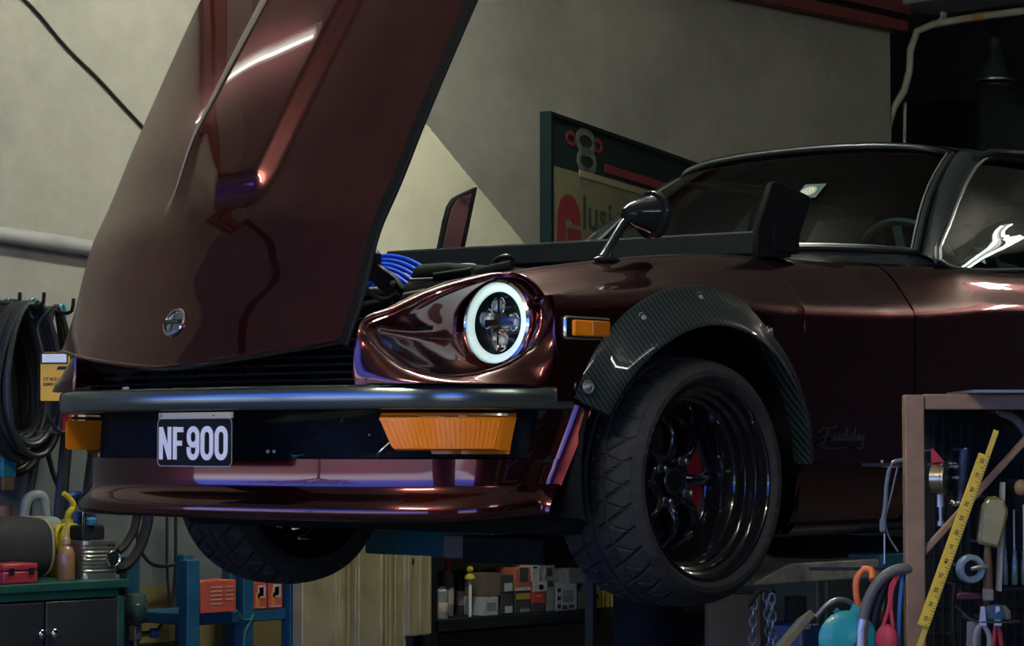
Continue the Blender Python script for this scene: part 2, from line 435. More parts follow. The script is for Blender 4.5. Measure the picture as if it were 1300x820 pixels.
# PVC pipe at the end of the wall
pp = [at(px, py, 1, 4.72) for px, py in ((1127, 1290), (1127, 700), (1127, 260), (1127, 185), (1128, 155), (1137, 132), (1149, 113), (1154, 95), (1157, 55), (1162, 42), (1174, 34), (1200, 28), (1250, 20), (1300, 14), (1420, -4))]
c = thing('drain_pipe', pp[0], 'cream plastic pipe bending up and along the slab at the end of the wall', 'pipe')
MB().tube(spline(pp, 60), 0.0165, 12).build('pipe', PVC, c)
z0 = at(1196, 28, 1, 4.72)
MB().box(z0 + vec((0, 0.012, 0.022)), (0.014, 0.03, 0.05)).lathe(z0 - vec((0.01, 0, 0)), (1, 0, 0), [(0.019, 0), (0.021, 0.003), (0.021, 0.017), (0.019, 0.02)], 14).build('clip', PVC, c)
z0, z1 = at(1236, 22, 1, 4.72), at(1250, 20, 1, 4.72)
MB().tube([z0, z1], 0.0182, 12).build('tape', M('orange_tape', (0.45, 0.25, 0.06), 0.5), c)
tag(MB().tube([vec((at(1148, 260, 1, 4.8)[0], 4.8, 0.0)), at(1148, 186, 1, 4.8), at(1149, 130, 1, 4.8)], 0.008, 8).build('thin_pipe', PVC), 'thin pale pipe standing just right of the cream plastic pipe', 'pipe')
# dark recess behind
c = thing('tall_cabinet', (-2.1, 6.55, 0), 'tall black metal cabinet in the dark recess behind the car roof', 'cabinet')
BCAB = M('black_cabinet', (0.030, 0.044, 0.045), 0.5, var=0.3)
MB().box((-1.75, 6.6, 1.6), (1.5, 0.6, 3.2)).build('body', BCAB, c, bevel=0.01)
for i, xx in enumerate((-2.11, -1.38)):
    dr = MB().box((xx, 6.29, 1.62), (0.70, 0.03, 3.08)).build('door', BCAB, c, bevel=0.006)
    MB().cyl((xx + (0.27 if i == 0 else -0.27), 6.25, 1.5), (xx + (0.27 if i == 0 else -0.27), 6.25, 1.68), 0.009).build('handle', STEEL, dr)
    for zz in (2.35, 2.45, 2.55, 2.65):
        MB().box((xx, 6.27, zz), (0.5, 0.012, 0.018)).build('vent_slat', BCAB, dr)
l0 = at(1262, 86, 1, 5.6)
c = thing('pendant_lamp', l0 + vec((0, 0, -0.06)), 'dark pendant lamp with flared shade hanging at the upper right', 'lamp')
MB().lathe(l0 + vec((0, 0, -0.06)), (0, 0, 1), [(0.085, 0), (0.088, 0.004), (0.075, 0.03), (0.05, 0.09), (0.032, 0.17), (0.03, 0.2), (0.0, 0.21)], 24).build('lamp_shade', BCAB, c)
MB().lathe(l0 + vec((0, 0, -0.066)), (0, 0, 1), [(0.084, 0), (0.091, 0), (0.091, 0.008), (0.084, 0.008)], 24).build('shade_rim', STEEL, c)
MB().cyl(l0 + vec((0, 0, 0.14)), (l0[0], l0[1], CEIL), 0.006, seg=8).build('cord', BLACK, c)

# ceiling tubes and the added fill lamps
TUBEW = {}
for i, (cc, dd, L, pw, nt_) in enumerate(TUBES):
    cc, dd = vec(cc), unit(dd); sd = np.cross(dd, (0, 0, 1))
    where = ('near the wall before the raised bonnet', 'over the rear of the car', 'added above the engine bay to brighten the wall', 'added along the right side of the bay as fill light', 'added at the front right of the bay as fill light', 'in the dark recess at the back')[i]
    t = thing('tube_and_fill_lamp', (cc[0], cc[1], CEIL), ('twin' if nt_ == 2 else 'single') + ' tube hanging lamp ' + where, 'lamp', 'tube lamps hanging from the ceiling')
    MB().prism([(-0.035, 0.022), (0.035, 0.022), (0.025, 0.06), (-0.025, 0.06)], cc - dd * L * 0.5, (sd, (0, 0, 1), dd), L).build('housing', WHITE, t, bevel=0.006)
    for k in (-0.4, 0.4): MB().cyl(cc + dd * L * k + vec((0, 0, 0.06)), (*(cc + dd * L * k)[:2], CEIL), 0.004, seg=8).build('hanging_rod', STEEL, t)
    em = M('tube_glow', (1, 1, 1), emit=pw, ecol=(1.0, 0.92, 0.70) if i == 4 else (1.0, 1.0, 0.88))
    for s in ((-1, 1) if nt_ == 2 else (0,)):
        MB().cyl(cc - dd * L * 0.49 + sd * 0.05 * s, cc + dd * L * 0.49 + sd * 0.05 * s, 0.014 if nt_ == 2 else 0.0065, seg=12).build('tube', em, t)

# long black cabinet added to darken the end of the plaster wall
c = thing('added_dark_cabinet', (-1.6, 4.0, 0), 'long black cabinet added to darken the wall beyond the near front tyre', 'cabinet')
MB().box((-1.62, 4.02, 0.6), (0.5, 1.25, 1.2)).build('body', BCAB, c, bevel=0.008)
for yy in (3.72, 4.33): MB().box((-1.36, yy, 0.6), (0.02, 0.58, 1.1)).build('door', BCAB, c, bevel=0.005)

# a spreading tree outside, mirrored in the air dam
tr = vec((-9.0, -16.0, -0.07))
c = thing('tree', tr, 'broad spreading tree outside the garage, only mirrored in the front air dam', 'tree')
rng = random.Random(11)
BARK = M('bark', (0.05, 0.04, 0.03), 0.9); LEAF = M('leaf_green', (0.02, 0.035, 0.015), 0.8)
MB().tube(spline([tr, tr + vec((0.1, 0, 0.9)), tr + vec((-0.1, 0.1, 1.7))], 12), [0.30 - 0.012 * k for k in range(12)], 10).build('trunk', BARK, c)
tips = []
for k in range(9):
    a = k * 2 * PI / 9 + rng.uniform(-0.2, 0.2); L_ = rng.uniform(2.2, 4.0)
    e_ = tr + vec((L_ * math.cos(a), L_ * math.sin(a), 2.5 + rng.uniform(-0.1, 0.5))); tips.append(e_)
    MB().tube(spline([tr + vec((-0.1, 0.1, 1.6)), tr + vec((0.4 * L_ * math.cos(a), 0.4 * L_ * math.sin(a), 2.1)), e_], 12), [0.11 - 0.007 * q for q in range(12)], 7).build('branch', BARK, c)
lf = MB()
for k in range(900):
    e_ = tips[k % 9]; p = e_ + vec((rng.gauss(0, 0.85), rng.gauss(0, 0.85), rng.gauss(0.15, 0.22))); a, b_ = rng.uniform(0, 2 * PI), rng.uniform(-0.6, 0.6); r_ = rng.uniform(0.10, 0.22)
    u1 = vec((math.cos(a), math.sin(a), b_)) * r_; u2 = vec((-math.sin(a), math.cos(a), rng.uniform(-0.5, 0.5))) * r_ * 0.6
    lf.add([p - u1, p + u2, p + u1, p - u2], [[0, 1, 2, 3]])
lf.build('foliage', LEAF, c, smooth=0)
# ================================================================== the car
CAR = thing('car', (0, 1.1, 0.91), 'dark maroon classic coupe raised on the lift with its bonnet tipped forward', 'car')
UNDER = M('underbody', (0.008, 0.010, 0.010), 0.85, spec=0.1)
ARC = (-0.0, 1.235, 0.40)

YT = [-0.60, -0.44, -0.307, -0.123, 0.01, 0.286, 0.565, 0.90, 1.3, 2.4, 3.0, 3.4]
ZT = [1.668, 1.704, 1.726, 1.750, 1.766, 1.787, 1.793, 1.796, 1.797, 1.80, 1.76, 1.70]
def section(y):
    zt = cub(YT, ZT, y)
    f = min(max((y + 0.1) / 0.45, 0), 1); f = f * f * (3 - 2 * f)      # 0 nose .. 1 door: how crisp the side crease is
    g = min(max((y - 0.75) / 0.4, 0), 1)                                 # ridge moves out to the window sill
    xr = 0.60 + 0.125 * g
    zc = cub([-0.5, 0.2, 0.87, 1.43, 2.6, 3.4], [1.595, 1.636, 1.651, 1.684, 1.70, 1.66], y)
    e = 0.045 - 0.035 * f
    t = cub([2.4, 3.0, 3.4], [0, 0.03, 0.10], y)
    n = cub([-0.6, -0.3], [0.012, 0], y)
    xs = 0.722 + 0.045 * g
    P = [(0.515 + 0.14 * g, zt - 0.06), (0.517 + 0.15 * g, zt - 0.012), (0.56 + 0.13 * g, zt - 0.002), (xr, zt), (xs - 0.04 * (1 - g) , zt - 0.022 - 0.0 * g),
         (xs + 0.01, zt - 0.055), (0.785 + 0.022 * f, zc + e), (0.795 + 0.020 * f, zc), (0.797 + 0.018 * f, zc - e), (0.80 + 0.013 * f, 1.50), (0.80 + 0.005 * f, 1.32), (0.785, 1.18), (0.755, 1.095), (0.70, 1.065)]
    P = [(a - t * (a - 0.4) - n, b) for a, b in P]
    return spline(P, 90)
def side(y, zlow, n=34):
    c = section(y); k = len(c)
    for i in range(4, len(c)):
        if c[i][1] <= zlow:
            k = i; break
    c = [vec(p) for p in c[:k + 1]]
    if k < 90 and len(c) > 1 and c[-1][1] < zlow:
        a, b = c[-2], c[-1]; c[-1] = a + (b - a) * (zlow - a[1]) / (b[1] - a[1] + 1e-9)
    L = np.concatenate([[0], np.cumsum([np.linalg.norm(c[i + 1] - c[i]) for i in range(len(c) - 1)])])
    s = np.linspace(0, L[-1], n); q = np.array(c)
    return [(np.interp(t, L, q[:, 0]), y, np.interp(t, L, q[:, 1])) for t in s]
def both(mb, name, mats, parent, **k):
    a = mb.build(name, mats, parent, **k); b2 = mb.mirror().build(name, mats, parent, **k); return a, b2

def arch_rows(y0, y1, yc, zc, R, lead, trail, n=20):
    rows = []
    ya = -math.sqrt(R * R - (lead - zc) ** 2) + yc if lead > zc else yc - R
    if y0 < ya - 1e-3:
        for y in np.linspace(y0, ya - 0.002, 6): rows.append(side(y, lead))
    a0 = math.atan2(max(lead - zc, 0), ya - yc)
    for a in np.linspace(a0, 0, 34):
        y = yc + R * math.cos(a)
        if y0 - 1e-6 <= y <= y1: rows.append(side(y, zc + R * math.sin(a)))
    for y in np.linspace(yc + R + 0.003, y1, n): rows.append(side(y, trail))
    return rows
ft = MB().grid(arch_rows(-0.497, 0.884, ARC[0], ARC[1], ARC[2], 1.40, 1.066))
f0 = side(-0.497, 1.40)
ft.grid([f0, [(x - 0.05, y + 0.012, z - 0.02) for x, y, z in f0]])
FEN = both(ft, 'fender', PAINT, CAR, smooth=50)
# door, rear quarter
dr = MB().grid([side(y, 1.08) for y in np.linspace(0.892, 2.03, 26)])
DOORS = both(dr, 'car_door', PAINT, CAR, smooth=50)
for s, d in ((1, DOORS[0]), (-1, DOORS[1])):
    MB().box((0.822 * s, 1.86, 1.60), (0.02, 0.16, 0.022)).build('door_handle', CHROME, d, bevel=0.006)
sl = MB().grid([[(x, y, z) for x, z in ((0.69, 1.07), (0.745, 1.075), (0.765, 1.095), (0.72, 1.13))] for y in np.linspace(0.42, 1.88, 4)])
both(sl, 'rocker_sill', PAINT, CAR)
qt = MB().grid(arch_rows(2.037, 3.36, 2.305, 1.235, 0.37, 1.07, 1.12))
both(qt, 'rear_quarter_panel', PAINT, CAR, smooth=50)
tl = MB().grid([[(x * (1 if k else 1), 3.36 + 0.03 * (1 - (x / 0.8) ** 2), z) for x in np.linspace(-0.73, 0.73, 12)] for k, z in enumerate((1.12, 1.3, 1.5, 1.62, 1.70))])
tl.build('tail_panel', PAINT, CAR)
# wheel wells, belly, firewall
for yc in (0.0, 2.305):
    w = MB().grid([[(x, yc + 0.415 * math.cos(a), 1.235 + 0.415 * math.sin(a)) for a in np.linspace(-0.25, PI + 0.25, 24)] for x in (0.36, 0.79)])
    w.add([(0.36, yc + 0.415 * math.cos(a), 1.235 + 0.415 * math.sin(a)) for a in np.linspace(-0.25, PI + 0.25, 24)], [list(range(24))])
    both(w, 'wheel_well', UNDER, CAR)
MB().box((0, 1.42, 1.115), (1.36, 3.6, 0.05)).build('floor_pan', UNDER, CAR, bevel=0.02)
MB().box((0, 0.86, 1.44), (1.30, 0.04, 0.66)).build('firewall', DARK, CAR)
MB().box((0, -0.62, 1.36), (1.0, 0.05, 0.46)).box((0, -0.66, 1.58), (1.02, 0.10, 0.03)).box((0, -0.67, 1.16), (1.0, 0.12, 0.05)).build('radiator_support', DARK, CAR, bevel=0.004)
c = MB()
for i in range(40): c.box((-0.40 + i * 0.0205, -0.655, 1.40), (0.004, 0.012, 0.34))
c.build('radiator', DARK, CAR)

# ---- headlamp case with its scooped recess
RIM = [(0.52, -0.84, 1.563), (0.535, -0.762, 1.597), (0.55, -0.652, 1.644), (0.585, -0.559, 1.676), (0.63, -0.495, 1.690), (0.69, -0.480, 1.672),
       (0.735, -0.481, 1.606), (0.738, -0.502, 1.542), (0.735, -0.58, 1.490), (0.72, -0.652, 1.464), (0.69, -0.722, 1.452), (0.65, -0.780, 1.459), (0.61, -0.815, 1.477), (0.565, -0.835, 1.510), (0.535, -0.842, 1.540)]
OUT = [(0.517, -0.848, 1.575), (0.517, -0.762, 1.612), (0.517, -0.652, 1.655), (0.52, -0.559, 1.682), (0.575, -0.497, 1.697), (0.70, -0.497, 1.681),
       (0.774, -0.497, 1.612), (0.784, -0.497, 1.52), (0.782, -0.52, 1.438), (0.775, -0.60, 1.436), (0.75, -0.70, 1.436), (0.70, -0.79, 1.436), (0.64, -0.84, 1.436), (0.57, -0.862, 1.436), (0.517, -0.866, 1.436)]
NL = 96
def loop_on(ctrl, n_each):
    full = spline(ctrl, 15 * n_each * 4, closed=True)
    # sample so that control points stay in step between loops
    q = np.array(full); out = []
    idx = [int(np.argmin(np.linalg.norm(q - vec(p), axis=1))) for p in ctrl]; m = len(q)
    for i in range(len(ctrl)):
        a, b = idx[i], idx[(i + 1) % len(ctrl)]
        if b <= a: b += m
        for k in range(n_each): out.append(q[int(a + (b - a) * k / n_each) % m])
    return out
rim = loop_on(RIM, 7); outl = loop_on(OUT, 7)
HC = vec((0.618, -0.505, 1.581))                                   # headlamp centre
n = len(rim)
hd = unit((0.06, -1, 0.04)); hx, hy, hz = frame(hd)
def hring(rad, d):
    res = []
    for p in rim:
        v = p - HC; v = v - hz * (v @ hz)
        # spread angles by the control loop itself
        res.append(HC + unit(v) * rad + hz * d)
    return res
rowsA = []
for k, (t, push) in enumerate(((0, 0), (0.15, 0.006), (0.35, 0.010), (0.6, 0.012), (0.8, 0.012), (0.92, 0.008), (1.0, 0.0))):
    row = []
    for i in range(n):
        p = outl[i] * (1 - t) + rim[i] * t
        dirn = unit(vec((p[0] * 0.55, p[1] + 0.35, (p[2] - 1.50) * 1.2)) * vec((1, 1, 1)))
        row.append(p + dirn * push)
    rowsA.append(row)
cen = np.mean(np.array(rim), 0)
ringo = hring(0.101, 0.0)
inn = []
for i in range(n):
    inn.append(rim[i] + (cen - rim[i]) * 0.035 + vec((0, 0.012, 0)))
bowl = [rim, inn]
for t in (0.06, 0.14, 0.3, 0.5, 0.72, 0.9, 1.0):
    row = []
    for i in range(n):
        a, b2 = inn[i], ringo[i]
        p = a + (b2 - a) * t
        p = p + vec((-0.02, 0.05, -0.012)) * (math.sin(PI * t) ** 0.6 if t < 1 else 0) * min(np.linalg.norm(b2 - a) / 0.20, 1.0)
        row.append(p)
    bowl.append(row)
bowl.append(hring(0.101, -0.03))
hc = MB().grid(rowsA, cu=True)
HCASE = both(hc, 'headlamp_case', PAINT, CAR, smooth=60)
hb = MB().grid(bowl, cu=True)
lip = MB().grid([[p + vec((0, 0, -0.0)) for p in outl[-15:] + outl[:1]], [p + vec((0, 0.10, 0)) for p in outl[-15:] + outl[:1]]])
for j, s in enumerate((1, -1)):
    def B(mb): return mb if s == 1 else mb.mirror()
    B(hb).build('headlamp_scoop', PAINT, HCASE[j], smooth=60)
    B(MB().tube(rim, 0.0042, 8, closed=True)).build('scoop_rim', PAINT, HCASE[j])
    # lamp
    lam = B(MB().lathe(HC, hd, [(0.097, -0.02), (0.1015, 0.0), (0.1, 0.012), (0.094, 0.016), (0.089, 0.010), (0.088, 0.0)], 64)).build('headlamp', CHROME, CAR)
    HALO = bpy.data.materials.get('halo_glow') or M('halo_glow', (0.8, 0.9, 0.88), 0.4, emit=0.62, ecol=(0.80, 1.0, 0.93))
    B(MB().lathe(HC, hd, [(0.088, 0.002), (0.087, 0.009), (0.081, 0.011), (0.0735, 0.009), (0.073, 0.002)], 64)).build('halo_ring', HALO, lam)
    B(MB().lathe(HC, hd, [(0.074, 0.004), (0.071, -0.012), (0.066, -0.03), (0.0, -0.034)], 48)).build('lamp_bowl', M('dark_lamp_bowl', (0.03, 0.05, 0.055), 0.2, 0.5, 1.0) if s == 1 else bpy.data.materials['dark_lamp_bowl'], lam)
    for (ox, oy, rr) in ((0.004, 0.040, 0.021), (-0.040, 0.002, 0.020), (-0.004, -0.040, 0.024), (0.038, 0.012, 0.022)):
        o = HC + hx * -ox + hy * oy
        B(MB().lathe(o, hd, [(0.001, -0.026), (rr * 0.6, -0.020), (rr * 0.92, -0.006), (rr, 0.0), (rr * 1.05, -0.001), (rr * 1.06, -0.02)], 24)).build('reflector', CHROME, lam)
        B(MB().ball(o - hd * 0.012, rr * 0.45, 14, 8)).build('lamp_lens', bpy.data.materials.get('bulb_lens') or M('bulb_lens', (0.75, 0.8, 0.7), 0.05, 0.3, 1.0), lam)
    B(MB().bar(HC + hy * 0.072 - hd * 0.002, HC - hy * 0.072 - hd * 0.002, 0.006, 0.01).box(HC - hd * 0.004 + hy * 0.002, (0.085, 0.014, 0.010), (hx, hy, hz))).build('divider', CHROME, lam)
    B(MB().lathe(HC, hd, [(0.0885, 0.010), (0.07, 0.020), (0.045, 0.027), (0.02, 0.0305), (0.0, 0.031)], 48)).build('front_glass', bpy.data.materials.get('lamp_glass') or glass('lamp_glass', (0.93, 0.97, 0.96), 0.8), lam)

# ---- bonnet (hinged at the nose, tipped forward)
EDGE = [(-0.909, 1.534), (-0.872, 1.63), (-0.846, 1.72), (-0.820, 1.80), (-0.762, 1.91), (-0.690, 2.06), (-0.563, 2.305), (-0.467, 2.48), (-0.36, 2.65), (-0.22, 2.86), (-0.10, 3.03)]
NE = 90
ed = spline(EDGE, NE)
prof = []
def hood_pt(u, i, off=0.0):
    """u -1..1 across, i index along"""
    y, z = ed[i]; a = ed[min(i + 1, NE - 1)] - ed[max(i - 1, 0)]; a = unit(a); nrm = vec((-a[1], a[0]))   # points to -y, +z
    if nrm[0] > 0: nrm = -nrm
    t = i / (NE - 1)
    crown = 0.070 * (1 - t) ** 1.3 + 0.046 * (1 - (1 - t) ** 1.3)
    d = crown * (1 - abs(u) ** 2.2)
    tt = min(max((z - 1.53) / 0.85, 0), 1.4)
    x = 0.511 * u * (1 + 0.04 * tt) + 0.02 * tt
    # power bulge
    q_ = max(0.0, (z - 1.89) / 0.51)
    xl, xr = -0.157 + 0.065 * q_, 0.168 + 0.055 * q_
    s = min(max((t - 0.165 - 0.02 * (x + 0.16) / 0.3) / (0.05 + 0.10 * min(max((0.02 - x) / 0.12, 0), 1)), 0), 1); s = s * s * (3 - 2 * s)
    el = (x - xl + 0.022) / 0.022; el = min(max(el, 0), 1); er = (xr + 0.022 - x) / 0.044; er = min(max(er, 0), 1)
    e = el * el * (3 - 2 * el) * er * er * (3 - 2 * er)
    d += 0.032 * s * e
    # nose: centre dips forward of and below the corners
    dip = 0.084 * (1 - abs(u) ** 1.6) * max(0, 1 - t / 0.10)
    # soft roll at the nose edge
    return vec((x, y + nrm[0] * (d + off) - a[0] * dip, z + nrm[1] * (d + off) - a[1] * dip))
us = [round(x, 4) for x in np.linspace(-1, 1, 141)]
idx = list(range(NE))
top = [[hood_pt(u, i) for u in us] for i in idx]
bot = [[hood_pt(u, i, -0.022) for u in us] for i in idx]
h = MB().grid(top)
HOOD = h.build('bonnet', PAINT, CAR, smooth=35)
h = MB().grid(bot)
for k in (0, -1):
    h.grid([[r[k] for r in top], [r[k] for r in bot]])
h.grid([top[0], bot[0]]); h.grid([top[-1], bot[-1]])
h.build('bonnet_inner_panel', M('bonnet_inner_black', (0.012, 0.013, 0.014), 0.4, 0, 0.3), HOOD, smooth=35)
MB().tube(top[0], 0.0045, 8).build('nose_edge', PAINT, HOOD)
# edge rubbers / inner frame down both sides
for s in (-1, 1):
    MB().tube([hood_pt(s * 0.985, i, -0.03) for i in range(0, NE)], 0.010, 8).build('edge_seal', BLACK, HOOD)
# thin trim strip along the far shoulder of the bulge
def strip_pt(i):
    z = ed[i][1]; tt = min(max((z - 1.53) / 0.85, 0), 1.4); x = -0.157 + 0.065 * max(0.0, (z - 1.89) / 0.51) + 0.003
    return hood_pt((x - 0.02 * tt) / (0.511 * (1 + 0.04 * tt)), i, 0.003)
b0 = [strip_pt(i) for i in range(19, NE)]
wd_ = [0.0008 + 0.0085 * min(1, k / 26) for k in range(len(b0))]
MB().tube(b0, wd_, 8).build('crease_strip', M('dull_strip', (0.30, 0.27, 0.20), 0.5), HOOD)
# badge
bi = min(range(2, 30), key=lambda i: abs(hood_pt(0, i)[2] - 1.59)); bc = hood_pt(0, bi, 0.0); bn = unit(np.cross(hood_pt(0.1, bi) - hood_pt(-0.1, bi), hood_pt(0, bi + 2) - hood_pt(0, bi - 2)))
if bn[1] > 0: bn = -bn
bg_ = MB().lathe(bc - bn * 0.002, bn, [(0.036, 0), (0.0365, 0.006), (0.034, 0.009), (0.030, 0.009), (0.0285, 0.006)], 40).build('badge', CHROME, HOOD)
MB().lathe(bc, bn, [(0.0285, 0.003), (0.018, 0.0065), (0.0, 0.0075)], 40).build('badge_disc', M('badge_silver', (0.45, 0.52, 0.50), 0.18, 0.9), bg_)
bx, by, bz = frame(bn)
MB().box(bc + bn * 0.008, (0.062, 0.010, 0.004), (bx, by, bz)).build('badge_bar', BLACK, bg_, bevel=0.001)
tb = MB(); text_mesh(tb, 'DATSUN', bc + bn * 0.0103 - bx * 0.022 - by * 0.003, (bx, by, bn), 0.0088, 0, 1.25); tb.build('badge_lettering', CHROME, bg_)
MB().add([bc + bn * 0.0085 + bx * x + by * y for x, y in ((-0.0015, -0.027), (0.0015, -0.027), (0.0015, 0.027), (-0.0015, 0.027))], [[0, 1, 2, 3]]).build('badge_line', BLACK, bg_)

# ---- grille, bumper, valance
PLAN = [(0, -0.93), (0.2, -0.925), (0.4, -0.90), (0.55, -0.845), (0.66, -0.755), (0.73, -0.62), (0.757, -0.50), (0.765, -0.44)]
full = [(-x, y) for x, y in PLAN[:0:-1]] + PLAN
def offs(d, lo=-0.9, hi=0.9, n=72, pts=None):
    c = spline(pts or full, 400); q = np.array(c); out = []
    for i in range(len(q)):
        t = unit(q[min(i + 1, len(q) - 1)] - q[max(i - 1, 0)]); out.append(q[i] + vec((t[1], -t[0])) * d)
    q = np.array([p for p in out if lo <= p[0] <= hi])
    L = np.concatenate([[0], np.cumsum(np.linalg.norm(np.diff(q, axis=0), axis=1))]); s = np.linspace(0, L[-1], n)
    return np.stack([np.interp(s, L, q[:, 0]), np.interp(s, L, q[:, 1])], 1)
GB = M('grille_bar', (0.05, 0.055, 0.055), 0.25, 0.7)
g = MB()
for zz in (1.448, 1.466, 1.484, 1.502, 1.520, 1.538):
    pl = offs(-0.075, -0.53, 0.512, 40)
    g.grid([[(x, y, zz + 0.0035) for x, y in pl], [(x, y - 0.004, zz) for x, y in pl], [(x, y, zz - 0.0035) for x, y in pl], [(x, y + 0.02, zz - 0.003) for x, y in pl], [(x, y + 0.02, zz + 0.003) for x, y in pl]], cv=True)
for xx in (): g.box((xx, -0.83 + 0.14 * xx * xx, 1.49), (0.006, 0.012, 0.12))
g.build('grille', GB, CAR)
lp = offs(-0.05, -0.56, 0.53, 40)
MB().grid([[(x, y, 1.436) for x, y in lp], [(x, y + 0.16, 1.43) for x, y in lp]]).build('grille_sill', DARK, CAR)
bp_ = offs(0.012, -0.9, 0.9, 90)
rows = []
for zz, d in ((1.379, -0.02), (1.379, 0.018), (1.3815, 0.026), (1.387, 0.0300), (1.406, 0.0312), (1.425, 0.0300), (1.4305, 0.027), (1.434, 0.018), (1.435, 0.0), (1.434, -0.03)):
    q = offs(d, -0.9, 0.9, 90); rows.append([(x, y, zz) for x, y in q])
bm_ = MB().grid(rows)
for k in (0, -1):
    bm_.add([r[k] for r in rows], [list(range(len(rows)))])
BUMP = bm_.build('bumper', SATIN, CAR, smooth=50)
# front air dam
VPTS = [(0, -0.85), (0.2, -0.845), (0.4, -0.825), (0.55, -0.78), (0.65, -0.70), (0.715, -0.60), (0.742, -0.50), (0.752, -0.445), (0.759, -0.412), (0.775, -0.390), (0.796, -0.377)]
vfull = [(-x, y) for x, y in VPTS[:0:-1]] + VPTS
rows = []
prof = [(1.40, 0.0), (1.34, 0.0), (1.268, 0.0), (1.245, 0.0), (1.225, 0.0), (1.208, 0.0006), (1.196, 0.003), (1.185, 0.013), (1.172, 0.024), (1.160, 0.032), (1.146, 0.034), (1.134, 0.030), (1.128, 0.018), (1.130, -0.03)]
def vrow(z, d, lo=-0.9, hi=0.9, n=110):
    q = offs(d, -1, 1, 240, vfull); out = []
    for x, y in q:
        w = min(max((y + 0.74) / 0.36, 0), 1)
        yy = y - w * (1.39 - z) * 0.36
        zz = z + (0.016 * w if z < 1.2 else 0)
        if not lo <= x <= hi: continue
        out.append((x - math.copysign(0.055 * w * min(max((1.39 - z) / 0.24, 0), 1), x), yy, zz))
    q = np.array(out); s = np.linspace(0, len(q) - 1, n)
    return [tuple(np.interp(s[k], range(len(q)), q[:, j]) for j in range(3)) for k in range(n)]
va = MB().grid([vrow(z, d) for z, d in prof[2:]])
up = [vrow(z, d, 0.742, 0.9, 26) for z, d in prof[:3]]
va.grid(up); va.grid([[(-x, y, z) for x, y, z in r] for r in up])
va.grid([[(x, y, z) for x, y, z in vrow(1.268, 0.0, -0.742, 0.742, 60)], [(x, y + 0.03, z + 0.004) for x, y, z in vrow(1.268, 0.0, -0.742, 0.742, 60)]])
VAL = va.build('front_air_dam', PAINT, CAR, smooth=50)
# dark bay behind the opening, wiring
MB().grid([[(x, y + 0.02 + 0.04 * min(max((x + 0.6) / 0.2, 0), 1), z) for x, y in offs(-0.005, -0.72, 0.74, 60, vfull)] for z in (1.26, 1.385)]).build('bumper_opening_backing', DARK, CAR)
for i, (px, py, qx, qy, col) in enumerate(((322, 524, 340, 536, BLACK), (352, 545, 362, 573, BLACK), (362, 574, 378, 577, M('teal_wire', (0.03, 0.16, 0.13), 0.4)), (405, 525, 384, 555, BLACK), (432, 523, 429, 538, STEEL), (480, 540, 486, 560, BLACK), (486, 562, 470, 580, STEEL))):
    a, b2 = at(px, py, 1, -0.80), at(qx, qy, 1, -0.80)
    mid = (a + b2) / 2 + vec((0.008, 0, -0.006))
    MB().tube(spline([a + vec((0, 0.02, 0)), mid, b2 + vec((0, 0.02, 0))], 10), 0.0022, 6).build('loose_wire', col, CAR)
for px in (340, 348):
    MB().ball(at(px, 573, 1, -0.81), 0.0045, 10, 6).build('bolt_head', WHITE, CAR)
MB().ball(at(469, 552, 1, -0.80), 0.003, 10, 6).build('bolt_head', STEEL, CAR)
# turn signals
def plan_at(x, d=0.0):
    q = offs(d, 0, 0.9, 300); return vec((x, np.interp(x, q[:, 0], q[:, 1])))
TS = np.array(offs(0.004, 0.572, 0.752, 24))
def sig(d):
    out = []
    for k, (x, y) in enumerate(TS):
        t = k / 23; out.append((x, y))
    return out
def signal(d0, inset=0.0):
    q = np.array(offs(d0, 0.50, 0.80, 200)); L = np.concatenate([[0], np.cumsum(np.linalg.norm(np.diff(q, axis=0), axis=1))])
    ref = np.array(offs(0.0, 0.50, 0.80, 200))
    def span(xa, xb, z, n=24):
        ia, ib = np.interp(xa, q[:, 0], L), np.interp(xb, q[:, 0], L)
        s = np.linspace(ia, ib, n); return [(np.interp(t, L, q[:, 0]), np.interp(t, L, q[:, 1]), z) for t in s]
    return [span(0.572 + 0.028 * t + inset * 0.5, 0.741 - 0.006 * t - inset * 0.05, 1.363 - 0.075 * t + (inset if t == 1 else -inset if t == 0 else 0)) for t in (0, 0.12, 0.3, 0.5, 0.7, 0.88, 1)]
r1 = signal(0.006); r0 = [[(x, y + (0.115 if j_ < 12 else 0.03), z) for j_, (x, y, z) in enumerate(r_)] for r_ in r1]
sg = MB()
rr = signal(0.012, 0.004)
ring0 = r0[0] + [r[-1] for r in r0[1:-1]] + r0[-1][::-1] + [r[0] for r in r0[-2:0:-1]]
ring1 = r1[0] + [r[-1] for r in r1[1:-1]] + r1[-1][::-1] + [r[0] for r in r1[-2:0:-1]]
ring2 = rr[0] + [r[-1] for r in rr[1:-1]] + rr[-1][::-1] + [r[0] for r in rr[-2:0:-1]]
lens = MB().grid([ring0, ring1, ring2], cu=True).grid(rr)
SIG = both(lens, 'turn_signal', AMBER, CAR, smooth=35)
rib = MB()
q = signal(0.0135, 0.006)
for j in range(0, 24, 1):
    col_ = [r[j] for r in q]; rib.tube(col_[0:7], 0.0009, 5)
both(rib, 'signal_lens_ribs', AMBERD, SIG[0]) if False else None
for j, s in enumerate((1, -1)):
    (rib if s == 1 else rib.mirror()).build('lens_ribs', AMBER, SIG[j])
    hs = MB().grid([[(x, y, 1.372) for x, y, z in r0[0]], [(x, y + 0.004, 1.372) for x, y, z in r1[0]], [(x, y, 1.366) for x, y, z in r1[0]]])
    hs.grid([[(x, y, 1.372) for x, y, z in r0[0]], [(x, y, 1.28) for x, y, z in r0[-1]]])
    (hs if s == 1 else hs.mirror()).build('signal_housing', AMBERD, SIG[j])
